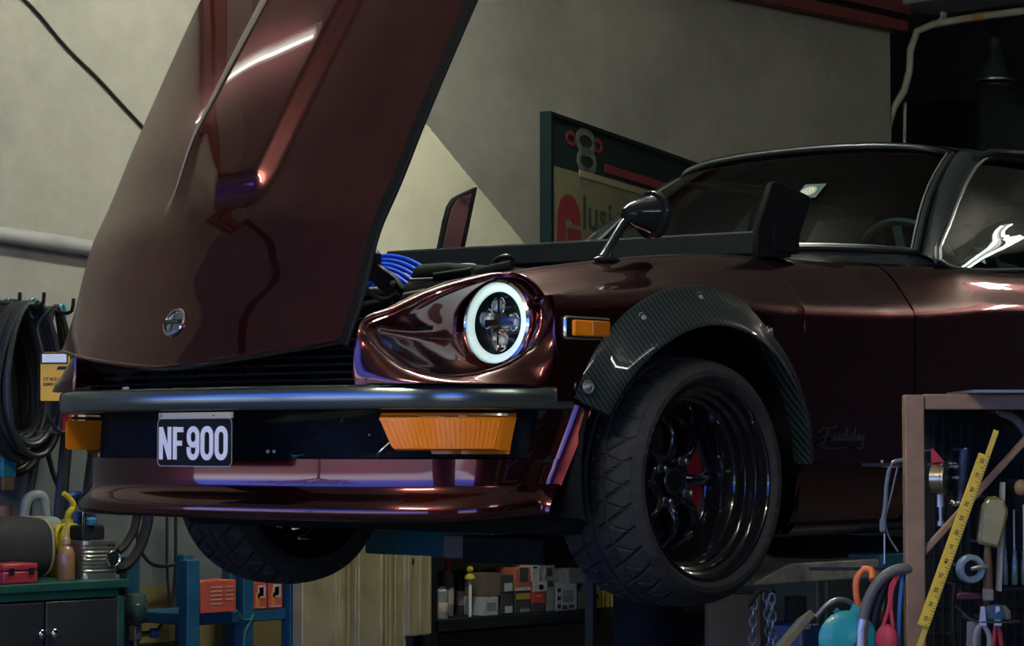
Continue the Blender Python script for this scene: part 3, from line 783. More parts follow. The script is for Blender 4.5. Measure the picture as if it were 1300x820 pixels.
# plate
PX0, PX1, PZ0, PZ1, PY = -0.071, 0.199, 1.251, 1.362, -0.952
pl = MB(); rad = 0.012; poly = []
for cx, cz, a0 in ((PX1 - rad, PZ1 - rad, 0), (PX0 + rad, PZ1 - rad, 90), (PX0 + rad, PZ0 + rad, 180), (PX1 - rad, PZ0 + rad, 270)):
    for k in range(6):
        a = math.radians(a0 + 18 * k); poly.append((cx + rad * math.cos(a), cz + rad * math.sin(a)))
AXP = ((1, 0, 0), (0, 0, 1), (0, -1, 0))
PLB = M('plate_black', (0.008, 0.009, 0.010), 0.6, spec=0.15)
pl.prism(poly, (0, PY + 0.003, 0), AXP, 0.003)
PLATE = pl.build('licence_plate', PLB, CAR, smooth=20)
PLE = M('plate_edge', (0.35, 0.38, 0.33), 0.4, 0.5)
MB().ribbon([(x + (PX0 + PX1) / 2 * 0, z) for x, z in poly], 0.002, (0, PY, 0), AXP, 0.0012, closed=True).build('plate_rim', PLE, PLATE)
MB().prism([(PX0 + 0.002, PZ1 + 0.0), (PX1, PZ1 + 0.0), (PX1, PZ1 + 0.014), (PX0 + 0.002, PZ1 + 0.014)], (0, PY + 0.004, 0), AXP, 0.004).build('plate_bracket', M('plate_bracket_cream', (0.45, 0.43, 0.30), 0.5), PLATE)
for xx in (PX0 + 0.012, PX0 + 0.205): MB().ball((xx, PY - 0.001, PZ1 + 0.009), 0.004, 10, 6).build('plate_screw', M('brass_screw', (0.75, 0.65, 0.35), 0.3, 1.0), PLATE)
def st(w_, h_): # narrow stadium
    r_ = w_ / 2; return [(r_ + r_ * math.cos(a), h_ - r_ + r_ * math.sin(a)) for a in np.linspace(0, PI, 12)] + [(r_ + r_ * math.cos(a), r_ + r_ * math.sin(a)) for a in np.linspace(PI, 2 * PI, 12)]
lt = MB(); LH = 0.066; LW = 0.032; SW = 0.0132; zb = PZ0 + 0.0205
def glyph(ch, x):
    o = (x, PY - 0.0002, zb); h_ = LH
    if ch == 'N':
        lt.ribbon([(0, -SW * .4), (0, h_ + SW * .4)], SW, o, AXP, 0.002); lt.ribbon([(LW, -SW * .4), (LW, h_ + SW * .4)], SW, o, AXP, 0.002)
        lt.ribbon([(0, h_ + SW * .2), (LW, -SW * .2)], SW, o, AXP, 0.0018)
    elif ch == 'F':
        lt.ribbon([(0, -SW * .4), (0, h_ + SW * .4)], SW, o, AXP, 0.002); lt.ribbon([(0, h_ - SW * .1), (LW * .95, h_ - SW * .1)], SW * 0.9, o, AXP, 0.0021); lt.ribbon([(0, h_ * 0.5), (LW * .8, h_ * 0.5)], SW * 0.9, o, AXP, 0.0021)
    elif ch == '0':
        lt.ribbon(st(LW, h_), SW, o, AXP, 0.002, closed=True)
    elif ch == '9':
        r_ = LW / 2
        top_ = [(r_ + r_ * math.cos(a), h_ - r_ + r_ * math.sin(a)) for a in np.linspace(0, PI, 12)] + [(r_ + r_ * math.cos(a), h_ * 0.44 + r_ + r_ * math.sin(a)) for a in np.linspace(PI, 2 * PI, 12)]
        lt.ribbon(top_, SW, o, AXP, 0.002, closed=True)
        lt.ribbon([(LW, h_ - r_)] + [(r_ + r_ * math.cos(a), r_ + r_ * math.sin(a)) for a in np.linspace(0, -PI, 12)] + [(0, r_ + 0.008)], SW, o, AXP, 0.0021)
for ch, x in zip('NF900', (PX0 + 0.013, PX0 + 0.065, PX0 + 0.116, PX0 + 0.166, PX0 + 0.217)): glyph(ch, x)
lt.build('plate_lettering', M('plate_white', (0.92, 0.95, 0.94), 0.5), PLATE, smooth=0)

# ---- side marker lamp
def rrect(w_, h_, r_, n_=5):
    out = []
    for cx, cz, a0 in ((w_ - r_, h_ - r_, 0), (r_ - w_, h_ - r_, 90), (r_ - w_, r_ - h_, 180), (w_ - r_, r_ - h_, 270)):
        for k in range(n_ + 1):
            a = math.radians(a0 + 90 * k / n_); out.append((cx + r_ * math.cos(a), cz + r_ * math.sin(a)))
    return out
for s in (1, -1):
    def B(mb): return mb if s == 1 else mb.mirror()
    AX = ((0, 1, 0), (0, 0, 1), (1, 0, 0)); o = (0.783, -0.398, 1.567)
    mk = B(MB().prism(rrect(0.079, 0.0275, 0.009), o, AX, 0.016)).build('side_marker', CHROME, CAR, bevel=0.005)
    B(MB().prism(rrect(0.062, 0.0185, 0.005), (0.783, -0.389, 1.567), AX, 0.021)).build('marker_lens', AMBER, mk, bevel=0.003)
    B(MB().prism(rrect(0.030, 0.0175, 0.004), (0.785, -0.360, 1.567), AX, 0.0205)).build('marker_lens_rear_half', AMBERD, mk, bevel=0.002)

# ---- arch flare
FS = [(0.455, 0.792), (0.458, 0.800), (0.452, 0.806), (0.43, 0.815), (0.40, 0.836), (0.378, 0.855), (0.366, 0.864), (0.358, 0.864), (0.356, 0.855), (0.372, 0.80)]
rows = []
FC = (0.0, 1.228)
for a in np.linspace(math.radians(158), math.radians(4), 60):
    d = (a - math.radians(158)) / (math.radians(4) - math.radians(158))
    g_ = min(d / 0.06, (1 - d) / 0.04, 1.0)
    kk = 1.0 + 0.045 * max(0, 1 - d / 0.35) + 0.035 * max(0, (d - 0.5) / 0.5) * (1 - max(0, (d - 0.8) / 0.2))
    rows.append([(0.795 + (x - 0.795) * (0.35 + 0.65 * min(d / 0.25, 1.0) if d < 0.25 else 1.0), FC[0] + rr_ * kk * math.cos(a), FC[1] + rr_ * kk * math.sin(a)) for rr_, x in FS])
fl = MB().grid(rows)
for r in (rows[0], rows[-1]): fl.add(r, [list(range(len(r)))])
FL = both(fl, 'arch_flare', CARBON, CAR, smooth=45)
for j, s in enumerate((1, -1)):
    for px, py in ((748, 491), (817, 404), (889, 378), (978, 420)):
        p = at(px, py, 0, 0.815)
        dn = unit(vec((0.9, 0.35 * (p[1] - FC[0]), 0.35 * (p[2] - FC[1]))))
        k = MB().lathe(p - dn * 0.006, dn, [(0.016, 0.0), (0.0165, 0.004), (0.014, 0.0055), (0.009, 0.0035), (0.0085, 0.004), (0.008, 0.009), (0.004, 0.011), (0, 0.011)], 20)
        (k if s == 1 else k.mirror()).build('flare_bolt', STEEL, FL[j])

# ---- wheels
def make_wheel():
    rim_p = [(0.226, -0.23), (0.232, -0.20), (0.222, -0.05), (0.2335, -0.012), (0.2365, -0.004), (0.2355, 0.0), (0.2300, 0.0), (0.2270, -0.006), (0.2255, -0.026), (0.2180, -0.029), (0.2160, -0.031), (0.2140, -0.050),
             (0.2065, -0.053), (0.2045, -0.055), (0.2025, -0.075), (0.1950, -0.078), (0.193, -0.081), (0.186, -0.105), (0.180, -0.118), (0.176, -0.135), (0.176, -0.21)]
    o = np.zeros(3); ax = (1, 0, 0)
    w = MB().lathe(o, ax, rim_p, 96)
    W_ = w.build('wheel', RIMB, CAR, smooth=28, origin=(0, 0, 0))
    W_['_o'] = [0.0, 0.0, 0.0]
    # tyre with cut tread
    NT, NW = 900, 56
    rows = []
    prof_in = [(0.228, -0.245), (0.246, -0.252), (0.266, -0.250), (0.284, -0.240)]
    prof_out = [(0.284, -0.004), (0.277, 0.004), (0.266, 0.0085), (0.2645, 0.010), (0.252, 0.010), (0.2505, 0.0085), (0.244, 0.005), (0.238, -0.004), (0.228, -0.014)]
    ws = np.linspace(-1, 1, NW)
    def tread(th, w):
        x = -0.122 + 0.118 * w
        r = 0.3015 - 0.0125 * abs(w) ** 3.2 - 0.003 * w * w
        g = 0.0
        for gw in (-0.40, -0.02, 0.36):
            if abs(w - gw) < 0.045: g = 0.007
        ph = (th * 34 / (2 * PI) + 1.15 * (abs(w) ** 1.25) * (1 if w > 0 else -1) + (0.5 if w < 0 else 0)) % 1.0
        if ph < 0.17 and 0.10 < abs(w) < 0.99: g = max(g, 0.006)
        ph2 = (th * 34 / (2 * PI) + 0.5 - 0.7 * w) % 1.0
        if ph2 < 0.10 and 0.42 < abs(w) < 0.86: g = max(g, 0.004)
        return r - g, x
    rows = []
    for k in range(NT):
        th = 2 * PI * k / NT; cs, sn = math.cos(th), math.sin(th)
        line = prof_in + [tread(th, w_) for w_ in ws] + prof_out
        rows.append([(x, r * cs, r * sn) for r, x in line])
    MB().grid(rows, cv=True).build('tyre', RUB, W_, smooth=30)
    # raised sidewall lettering
    TL = M('tyre_lettering', (0.06, 0.068, 0.068), 0.6)
    for word, a0 in (('Road', 163), ('Road', 343)):
        tx = MB()
        for i, ch in enumerate(word):
            a = math.radians(a0 - i * 6.3); rad_ = vec((0, math.cos(a), math.sin(a))); tan_ = vec((0, math.sin(a), -math.cos(a)))
            text_mesh(tx, ch, vec((0.0112, 0, 0)) + rad_ * 0.250 - tan_ * 0.009, (tan_, rad_, (1, 0, 0)), 0.022, 0, 1.0, 0.02)
        tx.build('tyre_lettering', TL, W_, smooth=0)
    # hub face and spokes
    MB().lathe((-0.14, 0, 0), ax, [(0.176, -0.004), (0.165, 0.0), (0.155, -0.006), (0.15, -0.02)], 64).build('barrel_ring', RIMB, W_)
    MB().lathe((-0.12, 0, 0), ax, [(0.072, -0.03), (0.070, -0.004), (0.062, 0.002), (0.045, 0.003), (0.043, 0.003)], 48).build('hub', RIMB, W_)
    MB().lathe((-0.12, 0, 0), ax, [(0.037, 0.0), (0.037, 0.008), (0.033, 0.011), (0.027, 0.009), (0.026, 0.006), (0, 0.006)], 36).build('hub_cap', M('hub_cap_dark', (0.05, 0.055, 0.055), 0.25, 0.8), W_)
    for k in range(8):
        a = math.radians(k * 45 + 2); rd = vec((0, math.cos(a), math.sin(a))); tn = vec((0, -math.sin(a), math.cos(a)))
        sp_rows = []
        for t in np.linspace(0, 1, 12):
            r = 0.048 + 0.126 * t; x = -0.121 + 0.022 * math.sin(PI * min(t * 1.05, 1)) * (1 - 0.2 * t) - 0.018 * t ** 2
            hw = 0.021 - 0.010 * math.sin(PI * t * 0.9) + 0.010 * t ** 4; dp = 0.026
            sp_rows.append([vec((x + dx, 0, 0)) + rd * r + tn * hw * q_ for q_, dx in ((-1, -dp), (-1, -0.012), (-0.75, -0.004), (-0.32, 0.0), (0, 0.0008), (0.32, 0.0), (0.75, -0.004), (1, -0.012), (1, -dp))])
        MB().grid(sp_rows).build('spoke', RIMB, W_, smooth=60)
    for k in range(4):
        a = math.radians(k * 90 + 58); p = vec((-0.118, 0.057 * math.cos(a), 0.057 * math.sin(a)))
        MB().lathe(p, ax, [(0.0115, 0), (0.0115, 0.004), (0.009, 0.006), (0.009, 0.018), (0.0075, 0.022), (0.004, 0.024), (0, 0.024)], 6).build('lug_nut', STEEL, W_, smooth=25)
    MB().lathe((-0.19, 0, 0), ax, [(0.145, 0), (0.145, 0.010), (0.06, 0.011), (0.06, 0.03), (0.0, 0.03)], 48).build('brake_disc', M('brake_disc', (0.10, 0.10, 0.10), 0.35, 0.9), W_)
    cal = MB()
    rws = []
    for a in np.linspace(math.radians(-38), math.radians(38), 12):
        rws.append([(x, r * math.cos(a), r * math.sin(a)) for r, x in ((0.10, -0.145), (0.16, -0.148), (0.166, -0.155), (0.166, -0.20), (0.10, -0.20))])
    cal.grid(rws, cu=True)
    for r_ in (rws[0], rws[-1]): cal.add(r_, [list(range(5))])
    cal.build('brake_caliper', M('dark_red_caliper', (0.28, 0.012, 0.015), 0.4), W_, bevel=0.004)
    return W_
WH = make_wheel()
co = vec(CAR['_o'])
def put(w, p, rz=0.0): w.location = tuple(vec(p) - co); w.rotation_euler = (0, 0, rz)
put(WH, (0.832, 0, 1.213))
for p, rz in (((-0.832, 0, 1.213), PI), ((0.80, 2.305, 1.213), 0), ((-0.80, 2.305, 1.213), PI)):
    w2 = copy_tree(WH, CAR); put(w2, p, rz)
    w2['_o'] = list(map(float, p))
for yy in (0.0, 2.305): MB().cyl((-0.6, yy, 1.213), (0.6, yy, 1.213), 0.028).build('axle', DARK, CAR)

# ---- cowl, windscreen, roof, pillars
BOT = [(0, 0.985, 1.862), (0.2, 0.995, 1.86), (0.4, 1.03, 1.853), (0.55, 1.085, 1.843), (0.645, 1.15, 1.833)]
TOP = [(0, 1.425, 2.190), (0.2, 1.432, 2.187), (0.36, 1.455, 2.178), (0.46, 1.49, 2.165), (0.515, 1.53, 2.148)]
def mir(c): return [(-x, y, z) for x, y, z in c[:0:-1]] + list(c)
NB = 41
wb, wt = spline(mir(BOT), NB), spline(mir(TOP), NB)
def wrow(t, push=0.0):
    return [wb[i] * (1 - t) + wt[i] * t + vec((0, -0.020, 0.022)) * (math.sin(PI * t) + push) for i in range(NB)]
GLASS = glass('windscreen_glass', (0.36, 0.52, 0.53), 0.5)
MB().grid([wrow(t) for t in np.linspace(0, 1, 10)]).build('windscreen', GLASS, CAR, smooth=60)
loopw = wrow(0) + [wrow(t)[-1] for t in np.linspace(0, 1, 8)[1:-1]] + wrow(1)[::-1] + [wrow(t)[0] for t in np.linspace(1, 0, 8)[1:-1]]
loopw = [p + vec((0, -0.004, 0.004)) for p in loopw]
cw = np.mean(np.array(loopw), 0)
MB().tube(loopw, 0.011, 8, closed=True).build('windscreen_seal', BLACK, CAR)
MB().tube([p + (cw - p) * 0.018 + vec((0, -0.009, 0.006)) for p in loopw], 0.0035, 6, closed=True).build('windscreen_trim', M('seal_trim_grey', (0.20, 0.22, 0.21), 0.3, 0.6), CAR)
# cowl panel
cowl = [[(x, 0.60, 1.775 + 0.02 * (1 - (x / 0.55) ** 2)) for x in np.linspace(-0.53, 0.53, 21)], [(x, 0.80, 1.795 + 0.03 * (1 - (x / 0.6) ** 2)) for x in np.linspace(-0.6, 0.6, 21)],
        [tuple(p + vec((0, -0.02, -0.008))) for p in spline(mir(BOT), 21)], [tuple(p + vec((0, 0.03, -0.02))) for p in spline(mir(BOT), 21)]]
cq = MB().grid(cowl); COWL = cq.build('cowl_panel', BLACKP, CAR, smooth=60)
both(MB().grid([[(0.53, 0.60, 1.785), (0.60, 0.80, 1.793), (0.655, 1.00, 1.796), (0.725, 1.15, 1.795), (0.73, 1.25, 1.795)], [(0.53, 0.60, 1.70), (0.58, 0.80, 1.80), (0.63, 1.0, 1.825), (0.64, 1.14, 1.828), (0.66, 1.19, 1.825)]]), 'cowl_side', BLACKP, CAR)
# roof
YR = [1.43, 1.55, 1.75, 2.0, 2.3, 2.6, 2.9, 3.15, 3.36]; ZR = [2.198, 2.218, 2.230, 2.232, 2.222, 2.165, 2.065, 1.92, 1.73]
def roof_w(y): return cub([1.4, 1.6, 2.2, 2.8, 3.36], [0.52, 0.565, 0.575, 0.56, 0.60], y)
rows = []
hdr = [p + vec((0, 0.002, 0.008)) for p in spline(mir([(0, 1.415, 2.197), (0.2, 1.422, 2.195), (0.36, 1.447, 2.187), (0.46, 1.485, 2.174), (0.53, 1.535, 2.154)]), 25)]
rows.append(hdr)
for y in (1.55, 1.65, 1.8, 2.0, 2.2, 2.4, 2.6, 2.8, 3.0, 3.18, 3.36):
    hw = roof_w(y); zc = cub(YR, ZR, y); dp = cub([1.4, 2.2, 3.36], [0.062, 0.075, 0.05], y)
    rows.append([(hw * u, y + (0.06 * max(0, 1 - (y - 1.5) / 0.3) * abs(u) ** 3 if y < 1.8 else 0), zc - dp * abs(u) ** 2.4) for u in np.linspace(-1, 1, 25)])
ROOF = MB().grid(rows).build('roof', BLACKP, CAR, smooth=60)
# A pillars, drip rails, rear sail panels
pil = []
for t in np.linspace(0, 1, 12):
    a = vec((0.652, 1.150, 1.828)) * (1 - t) + vec((0.524, 1.532, 2.158)) * t + vec((0.004, -0.020, 0.022)) * math.sin(PI * t)
    bq = vec((0.738, 1.105, 1.795)) * (1 - t) + vec((0.588, 1.555, 2.140)) * t + vec((0.004, -0.020, 0.026)) * math.sin(PI * t)
    pil.append([a + vec((-0.01, 0.03, -0.03)), a, a * 0.7 + bq * 0.3 + vec((0.006, -0.006, 0.008)), a * 0.3 + bq * 0.7 + vec((0.008, -0.004, 0.006)), bq, bq + vec((-0.03, 0.03, -0.02))])
both(MB().grid(pil), 'windscreen_pillar', BLACKP, CAR, smooth=60)
WIN = [(0.728, 1.125, 1.806)] + [tuple(vec((0.728, 1.125, 1.806)) * (1 - t) + vec((0.588, 1.552, 2.128)) * t + vec((0.004, -0.018, 0.026)) * math.sin(PI * t)) for t in (0.3, 0.65, 0.93)] + [(0.583, 1.60, 2.142), (0.578, 1.80, 2.152), (0.572, 2.05, 2.145), (0.60, 2.22, 2.08), (0.66, 2.28, 1.95), (0.722, 2.22, 1.815), (0.733, 1.7, 1.806)]
wl = spline(WIN, 70, closed=True); cx = np.mean(np.array(wl), 0)
SG = glass('side_glass', (0.30, 0.42, 0.42), 1.0)
wn = MB().grid([[cx + (p - cx) * k + vec((0.018, 0, 0.008)) * (1 - k * k) for p in wl] for k in (1, 0.75, 0.5, 0.25, 0.02)], cu=True)
sw = both(wn, 'side_window', SG, CAR, smooth=60)
for j, s in enumerate((1, -1)):
    f = MB().tube(wl, 0.011, 8, closed=True); (f if s == 1 else f.mirror()).build('window_seal', BLACK, sw[j])
    f = MB().tube([p + vec((0.010, 0, 0.004)) for p in wl], 0.005, 6, closed=True); (f if s == 1 else f.mirror()).build('window_trim', CHROME if False else M('window_trim_grey', (0.34, 0.37, 0.36), 0.22, 0.85), sw[j])
ra = MB().tube([(0.588, 1.53, 2.132), (0.600, 1.60, 2.158), (0.600, 1.8, 2.168), (0.598, 2.05, 2.160), (0.60, 2.3, 2.12)], 0.012, 8)
both(ra, 'drip_rail', BLACKP, CAR)
sail = MB().grid([[(roof_w(y) , y, cub(YR, ZR, y) - cub([1.4, 2.2, 3.36], [0.062, 0.075, 0.05], y)), (0.62, y, 0.5 * (cub(YR, ZR, y) + 1.78)), (0.70 - 0.05 * (y - 2.2), y, cub(YT, ZT, y) + 0.0)] for y in np.linspace(2.16, 3.36, 14)])
both(sail, 'sail_panel', BLACKP, CAR, smooth=60)
# interior
INT = M('black_vinyl', (0.015, 0.016, 0.017), 0.5, bump=0.2, bscale=120)
ds = MB().grid([[(x, y + 0.03 * abs(x), z) for x in np.linspace(-0.62, 0.62, 16)] for y, z in ((1.12, 1.825), (1.25, 1.845), (1.38, 1.84), (1.43, 1.80), (1.42, 1.66), (1.38, 1.55))])
ds.build('dashboard', INT, CAR, smooth=50)
SWC = vec((0.33, 1.56, 1.80)); swn = unit((0, 1, 0.35))
sx, sy, sz = frame(swn)
st_ = MB().tube([SWC + sx * 0.175 * math.cos(a) + sy * 0.175 * math.sin(a) for a in np.linspace(0, 2 * PI, 40)[:-1]], 0.013, 10, closed=True).build('steering_wheel', INT, CAR)
for a in (90, 210, 330):
    MB().bar(SWC, SWC + (sx * math.cos(math.radians(a)) + sy * math.sin(math.radians(a))) * 0.17, 0.03, 0.006, swn).build('wheel_spoke', STEEL, st_)
MB().lathe(SWC, swn, [(0, 0.01), (0.04, 0.008), (0.045, -0.01), (0.03, -0.2)], 20).build('column', INT, st_)
for s in (1, -1):
    se = MB()
    rws = []
    for t in np.linspace(0, 1, 10):
        z = 1.50 + 0.56 * t; y = 1.98 + 0.22 * t; hw = 0.23 - 0.10 * max(0, t - 0.55) / 0.45
        rws.append([(0.34 * s + hw * math.cos(a), y + 0.06 * math.sin(a) * (1 - 0.3 * t), z) for a in np.linspace(0, 2 * PI, 21)[:-1]])
    se.grid(rws, cu=True); se.add(rws[-1], [list(range(20))])
    o = se.build('car_seat', INT, CAR, smooth=60)
    MB().box((0.34 * s, 1.76, 1.46), (0.46, 0.50, 0.14)).build('seat_cushion', INT, o, bevel=0.04)
pw = MB(); rng = random.Random(3)
pts = [[(0.44 + 0.02 * rng.uniform(-1, 1) + 0.20 * u, 1.62 + 0.14 * v + 0.03 * rng.uniform(-1, 1), 1.74 + 0.13 * math.sin(2.2 * u + 0.6) * (1 - 0.4 * v) + 0.02 * rng.uniform(-1, 1)) for u in np.linspace(0, 1, 12)] for v in np.linspace(0, 1, 8)]
pw.grid(pts).build('plastic_seat_cover', M('pale_plastic_film', (0.25, 0.42, 0.46), 0.15, 0, 0.5), CAR, smooth=0)
# windscreen sticker
sc = at(1030, 247, 1, 1.19); tl_ = unit(np.cross(wrow(0.5)[30] - wrow(0.5)[22], wrow(0.8)[26] - wrow(0.2)[26]))
if tl_[1] > 0: tl_ = -tl_
ux = unit(wrow(0.5)[30] - wrow(0.5)[22]); uy = np.cross(tl_, ux)
k0 = min(((np.linalg.norm(vec(p) - sc), tuple(p)) for t in np.linspace(0, 1, 60) for p in wrow(t)))[1]
# nearest point along the line of sight on the glass
best = None
for t in np.linspace(0, 1, 120):
    for p in wrow(t):
        v = vec(p) - CAM; z_ = v @ D_; q_ = (W / 2 + F * (v @ R_) / z_, H / 2 - F * (v @ U_) / z_)
        e_ = (q_[0] - 1030) ** 2 + (q_[1] - 247) ** 2
        if best is None or e_ < best[0]: best = (e_, vec(p))
sc = best[1] + tl_ * 0.004
STK = MB().lathe(sc, tl_, [(0, 0), (0.025, 0), (0.025, 0.0008), (0, 0.0008)], 32).build('round_sticker', M('sticker_cream', (0.62, 0.62, 0.48), 0.6), CAR)
s2 = MB()
for rr_ in (0.021, 0.012):
    s2.ribbon([(rr_ * math.cos(a), rr_ * math.sin(a)) for a in np.linspace(0, 2 * PI, 30)[:-1]], 0.0022, sc + tl_ * 0.001, (ux, uy, tl_), 0.0005, closed=True)
text_mesh(s2, 'R', sc + tl_ * 0.0016 - ux * 0.0055 - uy * 0.0055, (ux, uy, tl_), 0.016, 0, 1, 0.02)
s2.build('sticker_print', M('sticker_ink', (0.06, 0.08, 0.07), 0.7), STK)
MB().box(sc + ux * 0.004 + uy * 0.004 - tl_ * 0.002, (0.072, 0.075, 0.0012), (ux, uy, tl_)).build('sticker_film', M('sticker_film_teal', (0.05, 0.085, 0.085), 0.3), CAR)

# ---- fender mirror
for s in (1, -1):
    def B(mb): return mb if s == 1 else mb.mirror()
    mc = vec((0.618, 0.025, 1.868)); ma = unit((0.12, 1, 0.02))
    mh = B(MB().lathe(mc, ma, [(0.0, -0.085), (0.012, -0.082), (0.022, -0.070), (0.032, -0.050), (0.040, -0.022), (0.046, 0.0), (0.048, 0.004), (0.058, 0.006), (0.0605, 0.010), (0.0605, 0.022), (0.056, 0.027), (0.0, 0.027)], 40)).build('fender_mirror', BLACKP, CAR, smooth=35)
    B(MB().lathe(mc, ma, [(0.054, 0.0275), (0.0, 0.0285)], 32)).build('mirror_glass', CHROME, mh)
    b0 = vec((0.622, -0.145, 1.748)); b1 = mc - ma * 0.062 + vec((0, 0, -0.012))
    pth = spline([b0, b0 * 0.7 + b1 * 0.3 + vec((0, -0.006, 0)), b1, b1 + ma * 0.03], 16)
    B(MB().tube(pth, [0.017, 0.0145, 0.013, 0.012, 0.0115, 0.011, 0.011, 0.011, 0.011, 0.011, 0.0115, 0.012, 0.012, 0.0125, 0.013, 0.013], 14)).build('mirror_stalk', BLACKP, mh)
    B(MB().ball(b0 + vec((0, 0.012, 0)), (0.020, 0.046, 0.010), 18, 8)).build('mirror_foot', BLACKP, mh)
    B(MB().ball(b1 + vec((0.010, 0.0, 0.008)), 0.0045, 10, 6)).build('mirror_screw', CHROME, mh)
# ---- script emblem on the fender
em_ = MB()
E0 = at(1038, 560, 0, 0.812)
def curve(pts, w=0.003):
    P_ = spline([(x, z) for x, z in pts], 24); em_.ribbon(P_, w, (0.813, E0[1], E0[2]), ((0, 1, 0), (0, 0, 1), (1, 0, 0)), 0.003)
u_ = 0.001
curve([(0.0, 0.020), (0.02, 0.034), (0.05, 0.034), (0.08, 0.038)]); curve([(0.045, 0.034), (0.035, 0.015), (0.02, -0.006), (0.005, -0.008)]); curve([(0.02, 0.014), (0.05, 0.018)])
x0 = 0.055
for k in range(7):
    curve([(x0, 0.016), (x0 + 0.004, 0.002), (x0 + 0.010, 0.006), (x0 + 0.014, 0.018 + (0.016 if k in (3, 5) else 0)), (x0 + 0.013, 0.002), (x0 + 0.018, 0.006)], 0.0026); x0 += 0.018
curve([(x0, 0.016), (x0 + 0.006, 0.0), (x0 + 0.016, 0.018), (x0 + 0.004, -0.018), (x0 - 0.02, -0.016)]); curve([(-0.005, -0.012), (0.04, -0.018), (0.12, -0.016)], 0.002)
em_.build('script_emblem', M('emblem_metal', (0.10, 0.13, 0.13), 0.4, 0.8), CAR)

# ---- engine bay
eb = MB().box((0.02, 0.20, 1.52), (0.20, 0.72, 0.42)).build('engine_block', DARK, CAR, bevel=0.03)
MB().box((0.02, 0.20, 1.735), (0.15, 0.70, 0.07)).build('rocker_cover', DARK, eb, bevel=0.03, bseg=3)
MB().box((0, -0.02, 1.30), (0.95, 1.2, 0.04)).build('engine_bay_floor', UNDER, CAR)
for s in (1, -1):
    MB().grid([[(0.485 * s, y, z) for y in (-0.42, 0.0, 0.86)] for z in (1.3, 1.66)]).build('inner_fender', DARK, CAR)
# blue ignition leads
for i in range(7):
    yb_ = 0.02 - 0.02 * i
    a = at(474 + i * 3, 327 + i * 4.5, 1, yb_); m1 = at(505 - i * 1, 326 + i * 6, 1, yb_); m2 = at(538 - i * 3, 341 + i * 6.5, 1, yb_); e = at(562 - i * 5, 372 + i * 2.2, 1, yb_)
    MB().tube(spline([a + vec((-0.14, 0.05, -0.03)), a, m1, m2, e, e + vec((0.01, 0.0, -0.08))], 44), 0.0058, 10).build('ignition_lead', BLUEW, CAR)
# hinge bracket and linkage at the bonnet corner
hx_ = lambda px, py, d=-0.30: at(px, py, 1, d)
br = MB()
pg = [(452, 312), (470, 312), (478, 322), (478, 336), (500, 352), (508, 366), (500, 384), (486, 372), (470, 356), (458, 352), (448, 340)]
P3 = [hx_(*p) for p in pg]
br.add([p for p in P3] + [p + vec((0.0, 0.018, 0)) for p in P3], [list(range(11)), list(range(21, 10, -1))] + [[i, (i + 1) % 11, 11 + (i + 1) % 11, 11 + i] for i in range(11)])
HB = br.build('bonnet_hinge', BLACK, CAR, bevel=0.002)
for px, py in ((467, 326), (468, 341), (500, 360), (460, 366)):
    p = hx_(px, py); MB().lathe(p, (0, -1, 0), [(0.008, 0), (0.008, 0.006), (0.005, 0.008), (0, 0.008)], 6).build('hinge_bolt', STEEL, HB)
MB().tube(spline([hx_(455, 350), hx_(470, 372), hx_(492, 380), hx_(505, 372)], 16), 0.007, 8).build('hinge_link', M('link_brown', (0.09, 0.08, 0.07), 0.4, 0.6), HB)
for (x0_, y0_, x1_, y1_, r_, mm) in ((452, 395, 500, 386, 0.022, DARK), (448, 372, 486, 368, 0.010, STEEL), (492, 366, 492, 402, 0.006, STEEL), (500, 380, 540, 372, 0.012, M('olive_bracket', (0.16, 0.15, 0.10), 0.5)), (440, 420, 500, 398, 0.016, BLACK), (552, 352, 600, 345, 0.012, BLACK), (520, 356, 560, 354, 0.005, STEEL), (610, 345, 650, 336, 0.012, DARK)):
    MB().cyl(at(x0_, y0_, 1, -0.25), at(x1_, y1_, 1, -0.22), r_).build('engine_linkage' if r_ < 0.015 else 'intake_pipe', mm, CAR)
hsx = MB().tube(spline([at(556, 372, 1, -0.15), at(575, 360, 1, -0.05), at(592, 354, 1, 0.0), at(606, 356, 1, 0.05)], 20), 0.007, 8); hsx.build('engine_hose', BLACK, CAR)
hsx = MB().tube(spline([at(626, 350, 1, 0.1), at(630, 331, 1, 0.1), at(646, 326, 1, 0.12), at(652, 340, 1, 0.15)], 20), 0.008, 8); hsx.build('engine_hose', BLACK, CAR)
MB().box(at(593, 346, 1, 0.2), (0.04, 0.04, 0.05)).build('cream_canister', PVC, CAR, bevel=0.006)

# ---- spoiler lying across the cowl
c = thing('spoiler', (0, 0.6, 1.80), 'black rear spoiler with upright end plates lying across the cowl before the windscreen', 'spoiler')
bl0, bl1 = vec((-0.83, 0.55, 1.852)), vec((0.61, 0.55, 1.830))
MB().bar(bl0, bl1, 0.075, 0.062, (0, 0, 1)).build('blade', M('spoiler_black', (0.014, 0.020, 0.022), 0.7, bump=0.1, bscale=90, spec=0.1), c, bevel=0.006)
MB().bar(bl0 + vec((0.4, 0.02, -0.045)), bl1 + vec((0, 0.02, -0.030)), 0.05, 0.03).build('blade_flange', BLACK, c, bevel=0.003)
SPB = M('spoiler_plate_black', (0.008, 0.009, 0.010), 0.8, spec=0.05)
def plate(px, n_, xx, thick, y_off=0):
    P = [at(a, b_, 0, xx) for a, b_ in px]; k = len(P)
    return MB().add(P + [p + vec((-thick, 0, 0)) for p in P], [list(range(k)), list(range(2 * k - 1, k - 1, -1))] + [[i, (i + 1) % k, k + (i + 1) % k, k + i] for i in range(k)])
